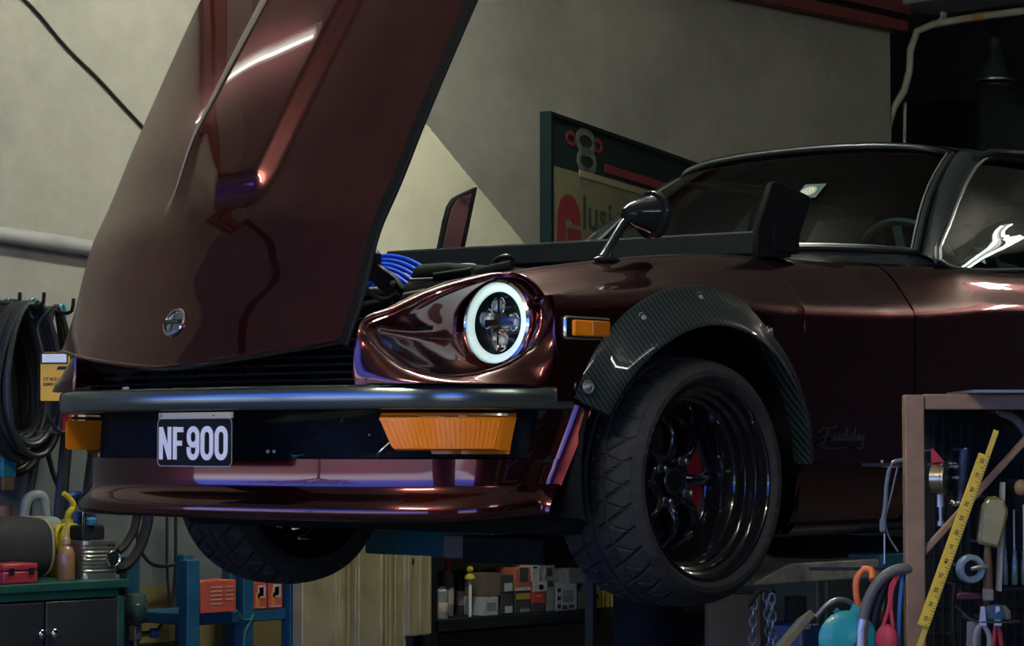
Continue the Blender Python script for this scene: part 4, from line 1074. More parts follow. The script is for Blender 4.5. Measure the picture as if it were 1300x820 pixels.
NP = plate([(981, 232), (986, 230), (1021, 245), (1028, 249), (1030, 256), (1008, 320), (1003, 327), (963, 326), (962, 318), (963, 290)], 0, 0.655, 0.020)
NP.build('end_plate', SPB, c, bevel=0.003)
MB().box((0.635, 0.535, 1.835), (0.05, 0.11, 0.07)).build('plate_clamp', SPB, c, bevel=0.004)
FP = plate([(558, 320), (566, 280), (571, 262), (577, 252), (585, 247), (607, 237), (605, 246), (590, 318)], 0, -0.60, 0.018)
fp = FP.build('end_plate', SPB, c, bevel=0.003)
FP2 = plate([(562, 318), (570, 280), (575, 263), (581, 254), (588, 250), (599, 246), (584, 317)], 0, -0.597, 0.010)
fp2 = FP2.build('end_plate_panel', M('maroon_panel', (0.09, 0.035, 0.04), 0.4), fp)
tx = MB(); o = at(582, 258, 0, -0.5955); text_mesh(tx, 'TBO', o, ((0, 1, 0), (0, 0.1, 1), (1, 0, 0)), 0.026, 0, 1.0, 0.03); tx.build('plate_lettering', BLACK, fp)
# ================================================================== along the plaster wall, left
AXY = vec((0, 1, 0)); AXX = vec((1, 0, 0)); AXZ = vec((0, 0, 1))
HOSE = M('black_hose', (0.012, 0.015, 0.017), 0.42)
TEALT = M('teal_tape', (0.02, 0.22, 0.28), 0.4)
def coil(px, py, rx, ry, x, turns, r, seed, label, hook=True):
    rng = random.Random(seed); c0 = at(px, py, 0, x)
    t = thing('hose_coil', c0 - vec((0, 0, ry)), label, 'hose', None)
    path = []
    for k in range(turns * 28 + 1):
        a = 2 * PI * k / 28 + PI / 2; j = k / 28
        e = 1 + 0.10 * math.sin(j * 2.4 + seed); ez = 1 + 0.07 * math.sin(j * 1.7 + seed * 2)
        sag = math.sin(a)
        yy = rx * e * math.cos(a) * (0.62 + 0.38 * (1 - sag) / 2)
        zz = ry - ry * ez * (1 - sag) * (1.0)
        path.append(c0 + vec((0.02 * math.sin(j * 3.1) + 0.012 * (j - turns / 2) * 0.8, yy, zz)))
    MB().tube(spline(path, turns * 44), r, 8).build('hose', HOSE, t)
    top = c0 + vec((0, 0, ry))
    MB().tube(spline([(XW, top[1], top[2] + 0.02), (x, top[1], top[2] - 0.005), (x + 0.09, top[1], top[2] - 0.01), (x + 0.10, top[1], top[2] + 0.03)], 14), 0.006, 8).build('wall_hook', BLACK, t)
    MB().tube([top + vec((0, 0.03 + 0.012 * math.cos(a), -0.012 + 0.028 * math.sin(a))) for a in np.linspace(0, 2 * PI, 16)[:-1]], 0.006, 6, closed=True).build('tie', TEALT, t)
    return t
coil(0, 486, 0.165, 0.245, -1.83, 16, 0.0115, 1, 'largest black hose coil hanging at the far left edge of the plaster wall')
coil(30, 478, 0.120, 0.220, -1.64, 11, 0.010, 4, 'narrower black hose coil hanging in front of the largest coil')
coil(68, 470, 0.055, 0.190, -1.78, 3, 0.008, 6, 'small loose cable loop hanging behind the yellow battery tester')
# hanging hoses and cables below the coils
def hang(name, pts, x, r, m, label, cat='hose', group=None):
    P = [at(a, b, 0, x) for a, b in pts]
    return tag(MB().tube(spline(P, 50), r, 8).build(name, m), label, cat, group)
hang('hanging_hose', [(52, 470), (48, 560), (36, 640), (30, 700)], -1.76, 0.013, HOSE, 'thick black hose dropping straight from the coils to the grey jug')
hang('hanging_hose', [(58, 500), (60, 570), (78, 622), (120, 645), (150, 640)], -1.80, 0.008, HOSE, 'black hose swinging right under the yellow battery tester')
hang('hanging_hose', [(92, 470), (86, 540), (80, 610), (72, 700)], -1.70, 0.020, HOSE, 'thickest black hose hanging behind the left corner of the bumper')
hang('hanging_hose', [(120, 560), (112, 620), (108, 690)], -1.72, 0.016, HOSE, 'black hose hanging just left of the air dam edge')
hang('hanging_hose', [(186, 600), (188, 660), (172, 705), (150, 722), (128, 700)], -1.66, 0.017, HOSE, 'thick black hose curling up right of the silver ribbed case')
hang('hanging_hose', [(175, 600), (172, 665), (160, 690), (150, 700)], -1.70, 0.014, HOSE, 'second black hose curling behind the silver ribbed case')
hang('hanging_cable', [(172, 610), (176, 690), (190, 714), (215, 718), (240, 706)], -1.82, 0.006, HOSE, 'black cable sagging across the wall towards the blue rack', 'cable')
hang('hanging_cable', [(212, 640), (212, 720), (214, 772), (205, 790)], -1.84, 0.0045, HOSE, 'left one of two thin cables dropping beside the blue rack', 'cable')
hang('hanging_cable', [(223, 640), (222, 730), (216, 772), (196, 806)], -1.83, 0.0055, HOSE, 'right one of two thin cables dropping beside the blue rack', 'cable')
hang('hanging_cable', [(4, 560), (40, 545), (66, 520), (74, 500)], -1.68, 0.006, HOSE, 'thin black cable looping across the lower hose coils', 'cable')
hang('hanging_cable', [(62, 506), (63, 530), (76, 548), (95, 542), (97, 524)], -1.48, 0.006, HOSE, 'short black lead looping below the yellow battery tester', 'cable')
# small thing at the left edge, hanging pouch
p = at(10, 600, 0, -1.72)
t = thing('paint_brush', p - vec((0, 0, 0.04)), 'teal and brown brush hanging at the left edge below the coils', 'brush')
MB().box(p + vec((0, 0, 0.02)), (0.02, 0.05, 0.07)).build('ferrule', TEALT, t, bevel=0.004)
MB().box(p + vec((0, 0, -0.03)), (0.016, 0.045, 0.05)).build('bristles', M('brown_bristles', (0.16, 0.10, 0.05), 0.8, var=0.3, vscale=60), t, bevel=0.006)
MB().tube([p + vec((0, 0, 0.05)), p + vec((-0.02, 0, 0.14)), (XW, p[1], p[2] + 0.16)], 0.008, 8).build('handle', BLACK, t)

# battery tester
p = at(69, 478, 0, -1.42); nx = unit(vec((0.62, -0.78, 0))); rx = np.cross((0, 0, 1), nx); ax = (rx, AXZ, nx)
t = thing('battery_tester', p - vec((0, 0, 0.072)), 'yellow battery tester with white display hanging left of the bumper', 'tester')
YEL = M('yellow_plastic', (0.90, 0.50, 0.02), 0.45)
MB().prism(rrect(0.0425, 0.072, 0.006), p - nx * 0.016, ax, 0.016).build('case', YEL, t, bevel=0.002)
MB().prism(rrect(0.041, 0.017, 0.002), p + AXZ * 0.054, ax, 0.002).build('display_frame', BLACK, t)
MB().prism(rrect(0.0365, 0.0125, 0.001), p + AXZ * 0.054, ax, 0.003).build('display', M('pale_display', (0.72, 0.80, 0.92), 0.3, emit=0.12, ecol=(0.8, 0.9, 1.0)), t)
tx = MB()
text_mesh(tx, 'CIT BOS L12', p + nx * 0.0006 - rx * 0.033 - AXZ * 0.012, (rx, AXZ, nx), 0.013, 0, 0.85, 0.03)
tx.build('case_print', BLACK, t, smooth=0); tx = MB()
text_mesh(tx, 'REMIKU', p + nx * 0.0006 - rx * 0.033 - AXZ * 0.027, (rx, AXZ, nx), 0.013, 0, 0.85, 0.03)
MB().prism([(-0.0, 0.0), (0.03, 0.0), (0.034, 0.010), (0.006, 0.010)], p + nx * 0.0002 + rx * 0.006 + AXZ * 0.020, (rx, AXZ, nx), 0.0006).build('maker_mark', BLACK, t)
tx.build('case_print', BLACK, t, smooth=0)
MB().tube(spline([p + AXZ * 0.07 - rx * 0.035, p + AXZ * 0.15 - rx * 0.05, p + AXZ * 0.20 - rx * 0.01, at(75, 392, 0, -1.62), at(66, 390, 0, -1.80), (XW, at(66, 392, 0, -1.8)[1], at(66, 392, 0, -1.8)[2])], 40), 0.0045, 8).build('test_lead', HOSE, t)
p = at(96, 533, 0, -1.50)
t = thing('small_carton', p - vec((0, 0, 0.03)), 'small white and red carton peeking out above the left indicator', 'box')
MB().box(p, (0.03, 0.05, 0.06)).build('body', M('off_white_card', (0.55, 0.55, 0.50), 0.7), t, bevel=0.002)
MB().box(p - vec((0, 0.031, 0)), (0.031, 0.012, 0.061)).build('red_end', RED, t)
MB().bar((XW, p[1], p[2] - 0.036), p + vec((0.02, 0, -0.036)), 0.07, 0.01).build('ledge', STEEL, t)

# green cabinet
GRN = M('dark_green_steel', (0.012, 0.075, 0.055), 0.4, var=0.25, vscale=12)
XC = -1.36
e = at(158, 780, 0, XC); ztop = at(80, 739, 0, XC)[2]
y1 = e[1]; y0 = y1 - 0.84
t = thing('tool_cabinet', (-1.6, (y0 + y1) / 2, 0), 'dark green steel cabinet with two black doors under the hose coils', 'cabinet')
cb = MB().box((-1.62, (y0 + y1) / 2, ztop - 0.0125), (0.54, y1 - y0 + 0.02, 0.025)).box((-1.62, y1 - 0.012, ztop / 2), (0.52, 0.024, ztop - 0.05)).box((-1.62, y0 + 0.012, ztop / 2), (0.52, 0.024, ztop - 0.05))
cb.box((-1.87, (y0 + y1) / 2, ztop / 2), (0.02, y1 - y0, ztop - 0.05)).box((-1.62, (y0 + y1) / 2, 0.05), (0.5, y1 - y0, 0.1)).box((XC - 0.01, (y0 + y1) / 2, ztop - 0.035), (0.02, y1 - y0, 0.03))
cb.build('body', GRN, t, bevel=0.003)
ym = at(56, 805, 0, XC)[1]
for (a, b2, kn) in ((y0 + 0.026, ym - 0.004, ym - 0.022), (ym + 0.004, y1 - 0.028, ym + 0.022)):
    d = MB().box((XC - 0.004, (a + b2) / 2, (ztop - 0.05 + 0.1) / 2), (0.018, b2 - a, ztop - 0.16)).build('door', M('black_door', (0.018, 0.022, 0.024), 0.4, var=0.3), t, bevel=0.003)
    kz = at(56, 804, 0, XC)[2]
    MB().lathe((XC + 0.005, kn, kz), (1, 0, 0), [(0.006, 0), (0.006, 0.012), (0.013, 0.016), (0.014, 0.022), (0.009, 0.027), (0, 0.028)], 20).build('knob', CHROME, d)
MB().box((XC + 0.0, y1 - 0.028, ztop / 2), (0.012, 0.006, ztop - 0.1)).build('edge_strip', STEEL, t)
ZT_ = ztop + 0.0005
def on(px, x): return at(px, 700, 0, x)[1]
# pale grey jug behind
y = on(22, -1.74); t = thing('grey_jug', (-1.74, y, ZT_), 'pale grey plastic jug with moulded handle at the left back of the cabinet', 'jug')
GJ = M('pale_grey_plastic', (0.22, 0.26, 0.26), 0.5)
MB().box((-1.74, y, ZT_ + 0.09), (0.14, 0.26, 0.18)).build('body', GJ, t, bevel=0.03, bseg=4)
MB().tube(spline([(-1.74, y + 0.02, ZT_ + 0.17), (-1.74, y + 0.04, ZT_ + 0.235), (-1.74, y + 0.09, ZT_ + 0.24), (-1.74, y + 0.115, ZT_ + 0.16)], 20), 0.016, 10).build('handle', GJ, t)
MB().cyl((-1.74, y - 0.05, ZT_ + 0.17), (-1.74, y - 0.05, ZT_ + 0.215), 0.025).build('cap', M('brown_cap', (0.16, 0.08, 0.05), 0.5), t)
# black tool bag with red side, red case
y = on(22, -1.52); t = thing('tool_bag', (-1.56, y, ZT_), 'black tool bag with a rounded red end standing on the green cabinet', 'bag')
rows = []
for yy, k in ((-0.13, 0.9), (-0.05, 1.0), (0.05, 1.0), (0.10, 0.93), (0.125, 0.75)):
    rows.append([(-1.60 + 0.13 * k * math.copysign(abs(math.cos(a)) ** 0.6, math.cos(a)), y + yy, ZT_ + 0.094 + 0.094 * k * math.copysign(abs(math.sin(a)) ** 0.7, math.sin(a))) for a in np.linspace(0, 2 * PI, 25)[:-1]])
bb = MB().grid(rows[:4], cu=True); bb.add(rows[0], [list(range(24))]); bb.build('body', M('black_canvas', (0.014, 0.016, 0.016), 0.8, bump=0.3, bscale=200), t)
be = MB().grid(rows[3:], cu=True); be.add(rows[-1], [list(range(24))]); be.build('end_panel', M('red_canvas', (0.20, 0.02, 0.025), 0.7), t)
MB().tube([p_ for p_ in rows[3]], 0.005, 6, closed=True).build('piping', M('tan_piping', (0.30, 0.24, 0.14), 0.6), t)
y = on(14, -1.42); t = thing('red_case', (-1.415, y, ZT_), 'small red plastic case at the front left of the green cabinet', 'case')
MB().box((-1.415, y, ZT_ + 0.018), (0.09, 0.12, 0.036)).build('base', M('red_plastic', (0.32, 0.03, 0.04), 0.4), t, bevel=0.005)
MB().box((-1.415, y, ZT_ + 0.0475), (0.09, 0.12, 0.022)).build('lid', M('red_plastic_lid', (0.36, 0.035, 0.045), 0.4), t, bevel=0.006)
for q in (-0.035, 0.035): MB().box((-1.367, y + q, ZT_ + 0.036), (0.006, 0.016, 0.02)).build('latch', BLACK, t, bevel=0.001)
# yellow can with curved nozzle
YC = M('yellow_can', (0.42, 0.36, 0.02), 0.4)
y = on(85, -1.62); t = thing('yellow_can', (-1.62, y, ZT_), 'yellow plastic oil can with a curved spout on the green cabinet', 'can')
MB().lathe((-1.62, y, ZT_), (0, 0, 1), [(0, 0), (0.052, 0), (0.055, 0.006), (0.055, 0.13), (0.05, 0.148), (0.03, 0.158), (0.018, 0.16), (0.018, 0.172), (0, 0.172)], 28).build('body', YC, t)
MB().tube(spline([(-1.62, y, ZT_ + 0.17), (-1.61, y - 0.002, ZT_ + 0.19), (-1.60, y + 0.01, ZT_ + 0.215), (-1.60, y - 0.012, ZT_ + 0.24), (-1.60, y - 0.03, ZT_ + 0.252)], 20), [0.011] * 8 + [0.008] * 12, 10).build('spout', M('yellow_spout', (0.60, 0.46, 0.02), 0.4), t)
MB().tube(spline([(-1.60, y - 0.05, ZT_ + 0.07), (-1.575, y - 0.075, ZT_ + 0.10), (-1.575, y - 0.07, ZT_ + 0.145), (-1.60, y - 0.03, ZT_ + 0.155)], 16), 0.007, 8).build('grip', YC, t)
# amber spray bottle
y = on(84, -1.45); t = thing('spray_bottle', (-1.45, y, ZT_), 'slim amber bottle with pointed nozzle before the yellow can', 'bottle')
MB().lathe((-1.45, y, ZT_), (0, 0, 1), [(0, 0), (0.024, 0), (0.0255, 0.004), (0.0255, 0.075), (0.021, 0.092), (0.010, 0.102), (0.010, 0.108), (0, 0.108)], 24).build('body', M('amber_plastic', (0.26, 0.14, 0.06), 0.3, 0, 0.4), t)
MB().lathe((-1.45, y, ZT_ + 0.106), (0, 0, 1), [(0, 0), (0.0125, 0), (0.0125, 0.014), (0.005, 0.022), (0.0018, 0.075), (0, 0.076)], 18).build('nozzle', M('amber_nozzle', (0.35, 0.25, 0.12), 0.4), t)
# blue pump handle at the back
BLU = M('dark_blue_plastic', (0.015, 0.045, 0.22), 0.4)
y = on(92, -1.77); t = thing('hand_pump', (-1.77, y, ZT_), 'dark blue pump with arched handle standing behind the yellow can', 'pump')
MB().cyl((-1.77, y, ZT_), (-1.77, y, ZT_ + 0.19), 0.030).build('barrel', BLU, t)
MB().tube(spline([(-1.77, y - 0.06, ZT_ + 0.20), (-1.77, y - 0.02, ZT_ + 0.235), (-1.77, y + 0.05, ZT_ + 0.23), (-1.77, y + 0.075, ZT_ + 0.17), (-1.77, y + 0.07, ZT_ + 0.10)], 24), 0.015, 10).build('handle', BLU, t)
MB().cyl((-1.77, y - 0.03, ZT_ + 0.19), (-1.77, y - 0.03, ZT_ + 0.29), 0.013).build('plunger', BLU, t)
# silver ribbed case
y0s, y1s = on(107, -1.44), on(153, -1.44); yc = (y0s + y1s) / 2; wv = y1s - y0s
t = thing('ribbed_case', (-1.50, yc, ZT_), 'silver ribbed case with a round dial on the right end of the cabinet', 'radio')
SIL = M('brushed_silver', (0.42, 0.43, 0.38), 0.28, 0.85)
zz = [0.0, 0.004] + [0.012 + 0.0105 * k for k in range(8)] + [0.100, 0.112]
rows = []
for k in range(33):
    z = 0.112 * k / 32; b_ = 0.0035 * math.cos(z / 0.0112 * 2 * PI) if 0.012 < z < 0.098 else 0
    rows.append([(-1.50 + dx * (1 + 0), yc + dy, ZT_ + z) for dx, dy in [(0.055 * math.sin(a) * 1.0 + b_ * math.sin(a), 0) for a in ()] or [((0.06 + b_) * math.copysign(abs(math.cos(a)) ** 0.45, math.cos(a)), (wv / 2) * math.copysign(abs(math.sin(a)) ** 0.45, math.sin(a))) for a in np.linspace(0, 2 * PI, 41)[:-1]]])
rb = MB().grid(rows, cu=True); rb.add(rows[-1], [list(range(40))]); rb.build('body', SIL, t, smooth=50)
xd = -1.50 + 0.064
MB().lathe((xd - 0.004, yc + wv * 0.28, ZT_ + 0.058), (1, 0, 0), [(0.026, 0), (0.026, 0.006), (0.022, 0.009), (0.019, 0.006), (0, 0.005)], 30).build('dial_rim', CHROME, t)
MB().lathe((xd + 0.001, yc + wv * 0.28, ZT_ + 0.058), (1, 0, 0), [(0.018, 0), (0.017, 0.003), (0, 0.004)], 24).build('dial', BLACK, t)
tx = MB(); text_mesh(tx, '4/12', (xd + 0.0005, yc + wv * 0.12, ZT_ + 0.092), ((0, 1, 0), (0, 0, 1), (1, 0, 0)), 0.015, 0, 1, 0.02); tx.build('lettering', BLACK, t, smooth=0)
MB().box((-1.53, yc + 0.01, ZT_ + 0.1345), (0.07, 0.085, 0.045)).build('top_unit', BLACK, t, bevel=0.008)
MB().lathe((-1.50, yc, ZT_ + 0.157), (0, 0, 1), [(0.016, 0), (0.018, 0.004), (0.018, 0.018), (0.012, 0.024), (0, 0.025)], 20).build('blue_cap', M('blue_cap', (0.03, 0.16, 0.30), 0.3), t)
for q in (-0.034, -0.026): MB().cyl((-1.49, yc + q, ZT_ + 0.15), (-1.49, yc + q, ZT_ + 0.205), 0.003, seg=8).build('metal_pin', CHROME, t)
# air regulator on the wall beside the cabinet
p = at(172, 775, 0, -1.74)
t = thing('air_regulator', p - vec((0, 0, 0.12)), 'dark green air filter bowl with brass valve beside the green cabinet', 'regulator')
MB().lathe(p - vec((0, 0, 0.045)), (0, 0, 1), [(0, 0), (0.022, 0.002), (0.034, 0.018), (0.036, 0.04), (0.036, 0.075), (0.03, 0.095), (0.015, 0.102), (0, 0.102)], 28).build('bowl', M('grey_green_bowl', (0.05, 0.09, 0.08), 0.25, 0, 0.5), t)
MB().lathe(p - vec((0, 0, 0.03)), (0, 0, 1), [(0.036, 0), (0.0375, 0.002), (0.0375, 0.05), (0.036, 0.052)], 28).build('band', M('band_dark', (0.02, 0.05, 0.04), 0.3), t)
MB().box(p - vec((0, 0, 0.07)), (0.03, 0.03, 0.05)).build('valve_body', STEEL, t, bevel=0.004)
MB().cyl(p + vec((0, 0.01, -0.075)), p + vec((0, 0.075, -0.075)), 0.008).cyl(p + vec((0, 0.0, -0.09)), p + vec((0, 0, -0.14)), 0.007).build('fittings', M('brass', (0.55, 0.45, 0.20), 0.3, 1.0), t)
MB().lathe(p + vec((0, 0.06, -0.075)), (0, 1, 0), [(0, 0), (0.014, 0), (0.016, 0.004), (0.016, 0.024), (0.010, 0.030), (0, 0.03)], 10).build('blue_knob', M('blue_knob', (0.02, 0.14, 0.45), 0.35), t)
MB().bar((XW, p[1], p[2] + 0.03), p + vec((-0.02, 0, 0.03)), 0.03, 0.02).build('wall_bracket', STEEL, t)

# blue rack with red cartons
XR = -1.50
BLR = M('blue_rack_paint', (0.010, 0.085, 0.15), 0.45, var=0.3, vscale=15)
pz = lambda px, py, x=XR: at(px, py, 0, x)
ya, yb, yc_, yd = pz(240, 780)[1], pz(310, 780)[1], pz(371, 780)[1], 0
zs = pz(275, 777)[2]; zt = pz(300, 708)[2]
t = thing('steel_rack', (XR - 0.15, (ya + yc_) / 2, 0), 'blue steel rack holding red cartons behind the far front tyre', 'rack')
for yy, w_ in ((ya, 0.05), (yb, 0.042), (yc_, 0.056)):
    for xx in (XR, XR - 0.30):
        MB().box((xx, yy, zt / 2), (0.045, w_, zt)).build('post', BLR, t, bevel=0.003)
for z_ in (zs, 0.25):
    MB().box((XR - 0.15, (ya + yc_) / 2, z_ - 0.02), (0.30, yc_ - ya, 0.036)).build('shelf', BLR, t, bevel=0.003)
g = 'red cartons on the blue rack'
def carton(px0, px1, py0, py1, x, m, label, zb, dep=0.12, print_=None, group=None, name='carton', tape=None):
    a, b2 = at(px0, py1, 0, x), at(px1, py1, 0, x); h = at(px0, py0, 0, x)[2] - at(px0, py1, 0, x)[2]
    yc2, w2 = (a[1] + b2[1]) / 2, b2[1] - a[1] - 0.003
    t2 = thing(name, (x - dep / 2, yc2, zb), label, 'box', group)
    MB().box((x - dep / 2, yc2, zb + h / 2), (dep, w2, h)).build('body', m, t2, bevel=0.002)
    MB().box((x - dep / 2, yc2 + w2 * 0.0, zb + h - 0.0005), (dep * 0.98, 0.004, 0.003)).build('lid_seam', BLACK, t2)
    if print_:
        for k, (u0, u1, v0, v1, mm) in enumerate(print_):
            MB().box((x + 0.0008, yc2 + w2 * ((u0 + u1) / 2 - 0.5), zb + h * (v0 + v1) / 2), (0.0022, w2 * (u1 - u0), h * (v1 - v0))).build('print', mm, t2)
    return t2
REDC = M('orange_red_card', (0.52, 0.085, 0.045), 0.65, var=0.15)
PALE = M('pale_print', (0.55, 0.45, 0.38), 0.7); INKB = M('ink_black', (0.02, 0.025, 0.03), 0.7); ORG = M('orange_print', (0.65, 0.20, 0.04), 0.7)
rl = [(0.28, 0.60, 0.78 - 0.13 * k, 0.81 - 0.13 * k, PALE) for k in range(5)] + [(0.70, 0.92, 0.78 - 0.13 * k, 0.80 - 0.13 * k, PALE) for k in range(4)]
carton(254, 300, 731, 772, XR + 0.02, REDC, 'largest red carton with pale text lines at the left of the blue rack', zs, 0.1, rl, g)
cam_ = [(0.30, 0.85, 0.42, 0.90, PALE), (0.42, 0.72, 0.50, 0.82, INKB), (0.50, 0.62, 0.58, 0.74, PALE), (0.15, 0.45, 0.10, 0.60, ORG), (0.15, 0.85, 0.06, 0.10, PALE)]
carton(321, 339.5, 740, 774, XR + 0.0, REDC, 'narrow red carton beside the blue rack centre post with a lens picture', zs, 0.2, cam_, g)
carton(340.5, 359, 740, 774, XR + 0.0, REDC, 'narrow red carton beside the right post of the blue rack', zs, 0.2, cam_, g)
MB().tube(spline([pz(300, 775, XR + 0.03), pz(308, 786, XR + 0.03), pz(318, 788, XR + 0.03), pz(312, 800, XR + 0.03), pz(308, 835, XR + 0.03)], 24), 0.005, 6).build('tied_cord', M('green_cord', (0.03, 0.16, 0.12), 0.5), t)
MB().tube(spline([pz(318, 788, XR + 0.03), pz(322, 780, XR + 0.03)], 6), 0.005, 6).build('cord_end', M('green_cord_end', (0.03, 0.16, 0.12), 0.5), t)
tag(MB().box(((XW + XR - 0.33) / 2 + 0.0, pz(275, 800)[1] + 0.05, 0.33), (0.03, 0.22, 0.66)).build('ochre_board', M('ochre_board', (0.20, 0.15, 0.04), 0.8, var=0.2)), 'ochre board standing behind the lower shelf of the blue rack', 'board')

# beige steel panels leaning side by side
BGE = M('beige_steel', (0.36, 0.31, 0.16), 0.55, var=0.25, vscale=8, bump=0.1, bscale=30)
XB = -1.42
def panel(px0, px1, ztp, x, label, zb=0.0, dep=0.05, ridge=()):
    a, b2 = at(px0, 760, 0, x)[1], at(px1, 760, 0, x)[1]
    t2 = thing('steel_board', (x - dep / 2, (a + b2) / 2, zb), label, 'panel', None)
    MB().box((x - dep / 2, (a + b2) / 2, (zb + ztp) / 2), (dep, b2 - a, ztp - zb)).build('sheet', BGE, t2, bevel=0.004)
    for q in ridge:
        yy = at(q, 760, 0, x)[1]
        MB().box((x + 0.006, yy, (zb + ztp) / 2), (0.014, 0.012, ztp - zb - 0.01)).build('folded_edge', BGE, t2, bevel=0.003)
    for k in range(3):
        MB().box((x + 0.0008, a + (b2 - a) * (0.3 + 0.2 * k), zb + 0.25 + 0.17 * k), (0.002, 0.008, 0.02 + 0.01 * k)).build('slot', BLACK, t2)
    return t2
panel(384, 430, 1.02, XB, 'widest beige steel board next to the blue rack with rust marks', ridge=(425, 429))
panel(434, 446, 1.0, XB - 0.03, 'narrow beige steel board edge behind the widest one', ridge=(440,))
panel(452, 484, 1.0, XB, 'second wide beige steel board from the blue rack', ridge=(454, 482))
panel(490, 513, 1.0, XB - 0.02, 'beige steel board with raised ribs third from the blue rack', ridge=(493, 500, 511))
panel(515, 545, 1.0, XB, 'shortest beige steel board beside the dark bottle shelf', zb=0.66, ridge=(517, 532, 543))
t = thing('floor_crate', (XB - 0.06, at(530, 800, 0, XB)[1], 0), 'dark crate under the shortest beige steel board', 'crate')
yk = at(530, 800, 0, XB)[1]
for z_ in np.arange(0.06, 0.65, 0.12): MB().box((XB - 0.06, yk, z_), (0.16, 0.10, 0.10)).build('slat', DARK, t, bevel=0.004)
for s in (-1, 1): MB().box((XB - 0.06, yk + 0.04 * s, 0.3295), (0.15, 0.015, 0.659)).build('corner_post', DARK, t)

# bottle shelf
XS = -1.52
zs2 = at(660, 779, 0, XS)[2]
ya, yb = at(549, 779, 0, XS)[1], at(905, 779, 0, XS)[1]
t = thing('wall_shelf', (XS - 0.18, (ya + yb) / 2, 0), 'long dark shelf of bottles and cartons under the car', 'shelf')
for z_ in (zs2, zs2 - 0.34, zs2 + 0.34):
    MB().box((XS - 0.17, (ya + yb) / 2, z_ - 0.022), (0.36, yb - ya, 0.042)).build('board', DARK, t, bevel=0.003)
for yy in (ya, yb): MB().box((XS - 0.17, yy, (zs2 + 0.36) / 2), (0.36, 0.03, zs2 + 0.36)).build('upright', DARK, t)
MB().box((XS - 0.20, (ya + yb) / 2 - 0.25, zs2 - 0.20), (0.03, 1.0, 0.26)).build('olive_panel', M('olive_panel', (0.09, 0.08, 0.035), 0.7), t)
WC = M('white_card', (0.42, 0.44, 0.42), 0.7, var=0.15, vscale=40); GC = M('grey_card', (0.20, 0.22, 0.21), 0.7, var=0.35, vscale=45); DC = M('dark_card', (0.035, 0.04, 0.04), 0.7)
BR = M('brown_card', (0.13, 0.10, 0.07), 0.7); YC2 = M('yellow_card', (0.42, 0.27, 0.04), 0.65); RC = M('red_card', (0.45, 0.05, 0.04), 0.65)
def hgt(py0, py1, x=XS): return at(600, py0, 0, x)[2] - at(600, py1, 0, x)[2]
def bottle(px, w, py0, x, body, cap, label, name='bottle', hcap=0.18):
    y = at(px, 779, 0, x)[1]; h = at(px, py0, 0, x)[2] - zs2; r = w / 2
    t2 = thing(name, (x - r, y, zs2), label, 'bottle')
    MB().lathe((x - r, y, zs2), (0, 0, 1), [(0, 0), (r * 0.96, 0), (r, 0.004), (r, h * (0.90 - hcap)), (r * 0.7, h * (0.97 - hcap)), (r * 0.45, h * (1 - hcap)), (0, h * (1 - hcap))], 20).build('body', body, t2)
    MB().lathe((x - r, y, zs2 + h * (1 - hcap)), (0, 0, 1), [(0, 0), (r * 0.55, 0), (r * 0.55, h * hcap * 0.8), (r * 0.4, h * hcap), (0, h * hcap)], 16).build('cap', cap, t2)
    MB().lathe((x - r, y, zs2), (0, 0, 1), [(r + 0.0006, h * 0.2), (r + 0.0012, h * 0.21), (r + 0.0012, h * 0.5), (r + 0.0006, h * 0.51)], 20).build('paper_label', PALE if body is not WC else INKB, t2)
GB_ = M('grey_bottle', (0.20, 0.21, 0.19), 0.35)
bottle(574, 0.042, 711, XS - 0.10, GB_, RED, 'grey bottle with a red cap on the dark shelf')
bottle(567, 0.046, 745, XS, M('mottled_can', (0.25, 0.27, 0.26), 0.5, var=0.5, vscale=50), STEEL, 'short mottled white can before the red capped bottle', 'can', 0.06)
bottle(590, 0.04, 722, XS - 0.12, DC, BLACK, 'black bottle right of the red capped bottle')
y = at(602, 779, 0, XS)[1]; h = hgt(714, 779)
t = thing('mop_brush', (XS - 0.02, y, zs2), 'yellow ball headed brush standing upright on the dark shelf', 'brush')
MB().cyl((XS - 0.02, y, zs2), (XS - 0.02, y, zs2 + h * 0.8), 0.006, seg=10).build('handle', WHITE, t)
MB().lathe((XS - 0.02, y, zs2 + h * 0.72), (0, 0, 1), [(0, 0), (0.012, 0.0), (0.020, 0.004), (0.018, 0.014), (0.008, 0.022), (0, 0.022)], 18).build('collar', YC, t)
MB().ball((XS - 0.02, y, zs2 + h * 0.92), 0.013, 14, 10).build('ball', M('yellow_ball', (0.45, 0.30, 0.02), 0.4), t)
bottle(612, 0.03, 718, XS - 0.12, M('cream_tube', (0.40, 0.38, 0.24), 0.5), M('cream_cap', (0.42, 0.40, 0.30), 0.5), 'cream tube standing right of the yellow brush', 'tube')
def crt(px0, px1, py0, py1, m, label, base=None, pr=None, x=XS):
    return carton(px0, px1, py0, py1, x, m, label, zs2 if base is None else base, 0.10, pr)
lines = [(0.15, 0.85, 0.72, 0.82, INKB), (0.15, 0.6, 0.55, 0.60, INKB), (0.2, 0.8, 0.2, 0.32, INKB)]
crt(614, 633, 755, 779, WC, 'small white printed carton right of the yellow brush', None, [(0.2, 0.8, 0.3, 0.7, GC)])
crt(615, 636, 725, 754.5, BR, 'brown carton stacked above the small white printed carton', zs2 + hgt(755, 779) + 0.002)
crt(637, 652, 752, 779, DC, 'dark carton with white label on the bottom row', None, [(0.25, 0.9, 0.08, 0.4, WC)])
crt(637, 652, 728, 751, DC, 'dark carton with white label stacked on the other dark one', zs2 + hgt(752, 779) + 0.002, [(0.2, 0.9, 0.1, 0.55, WC)])
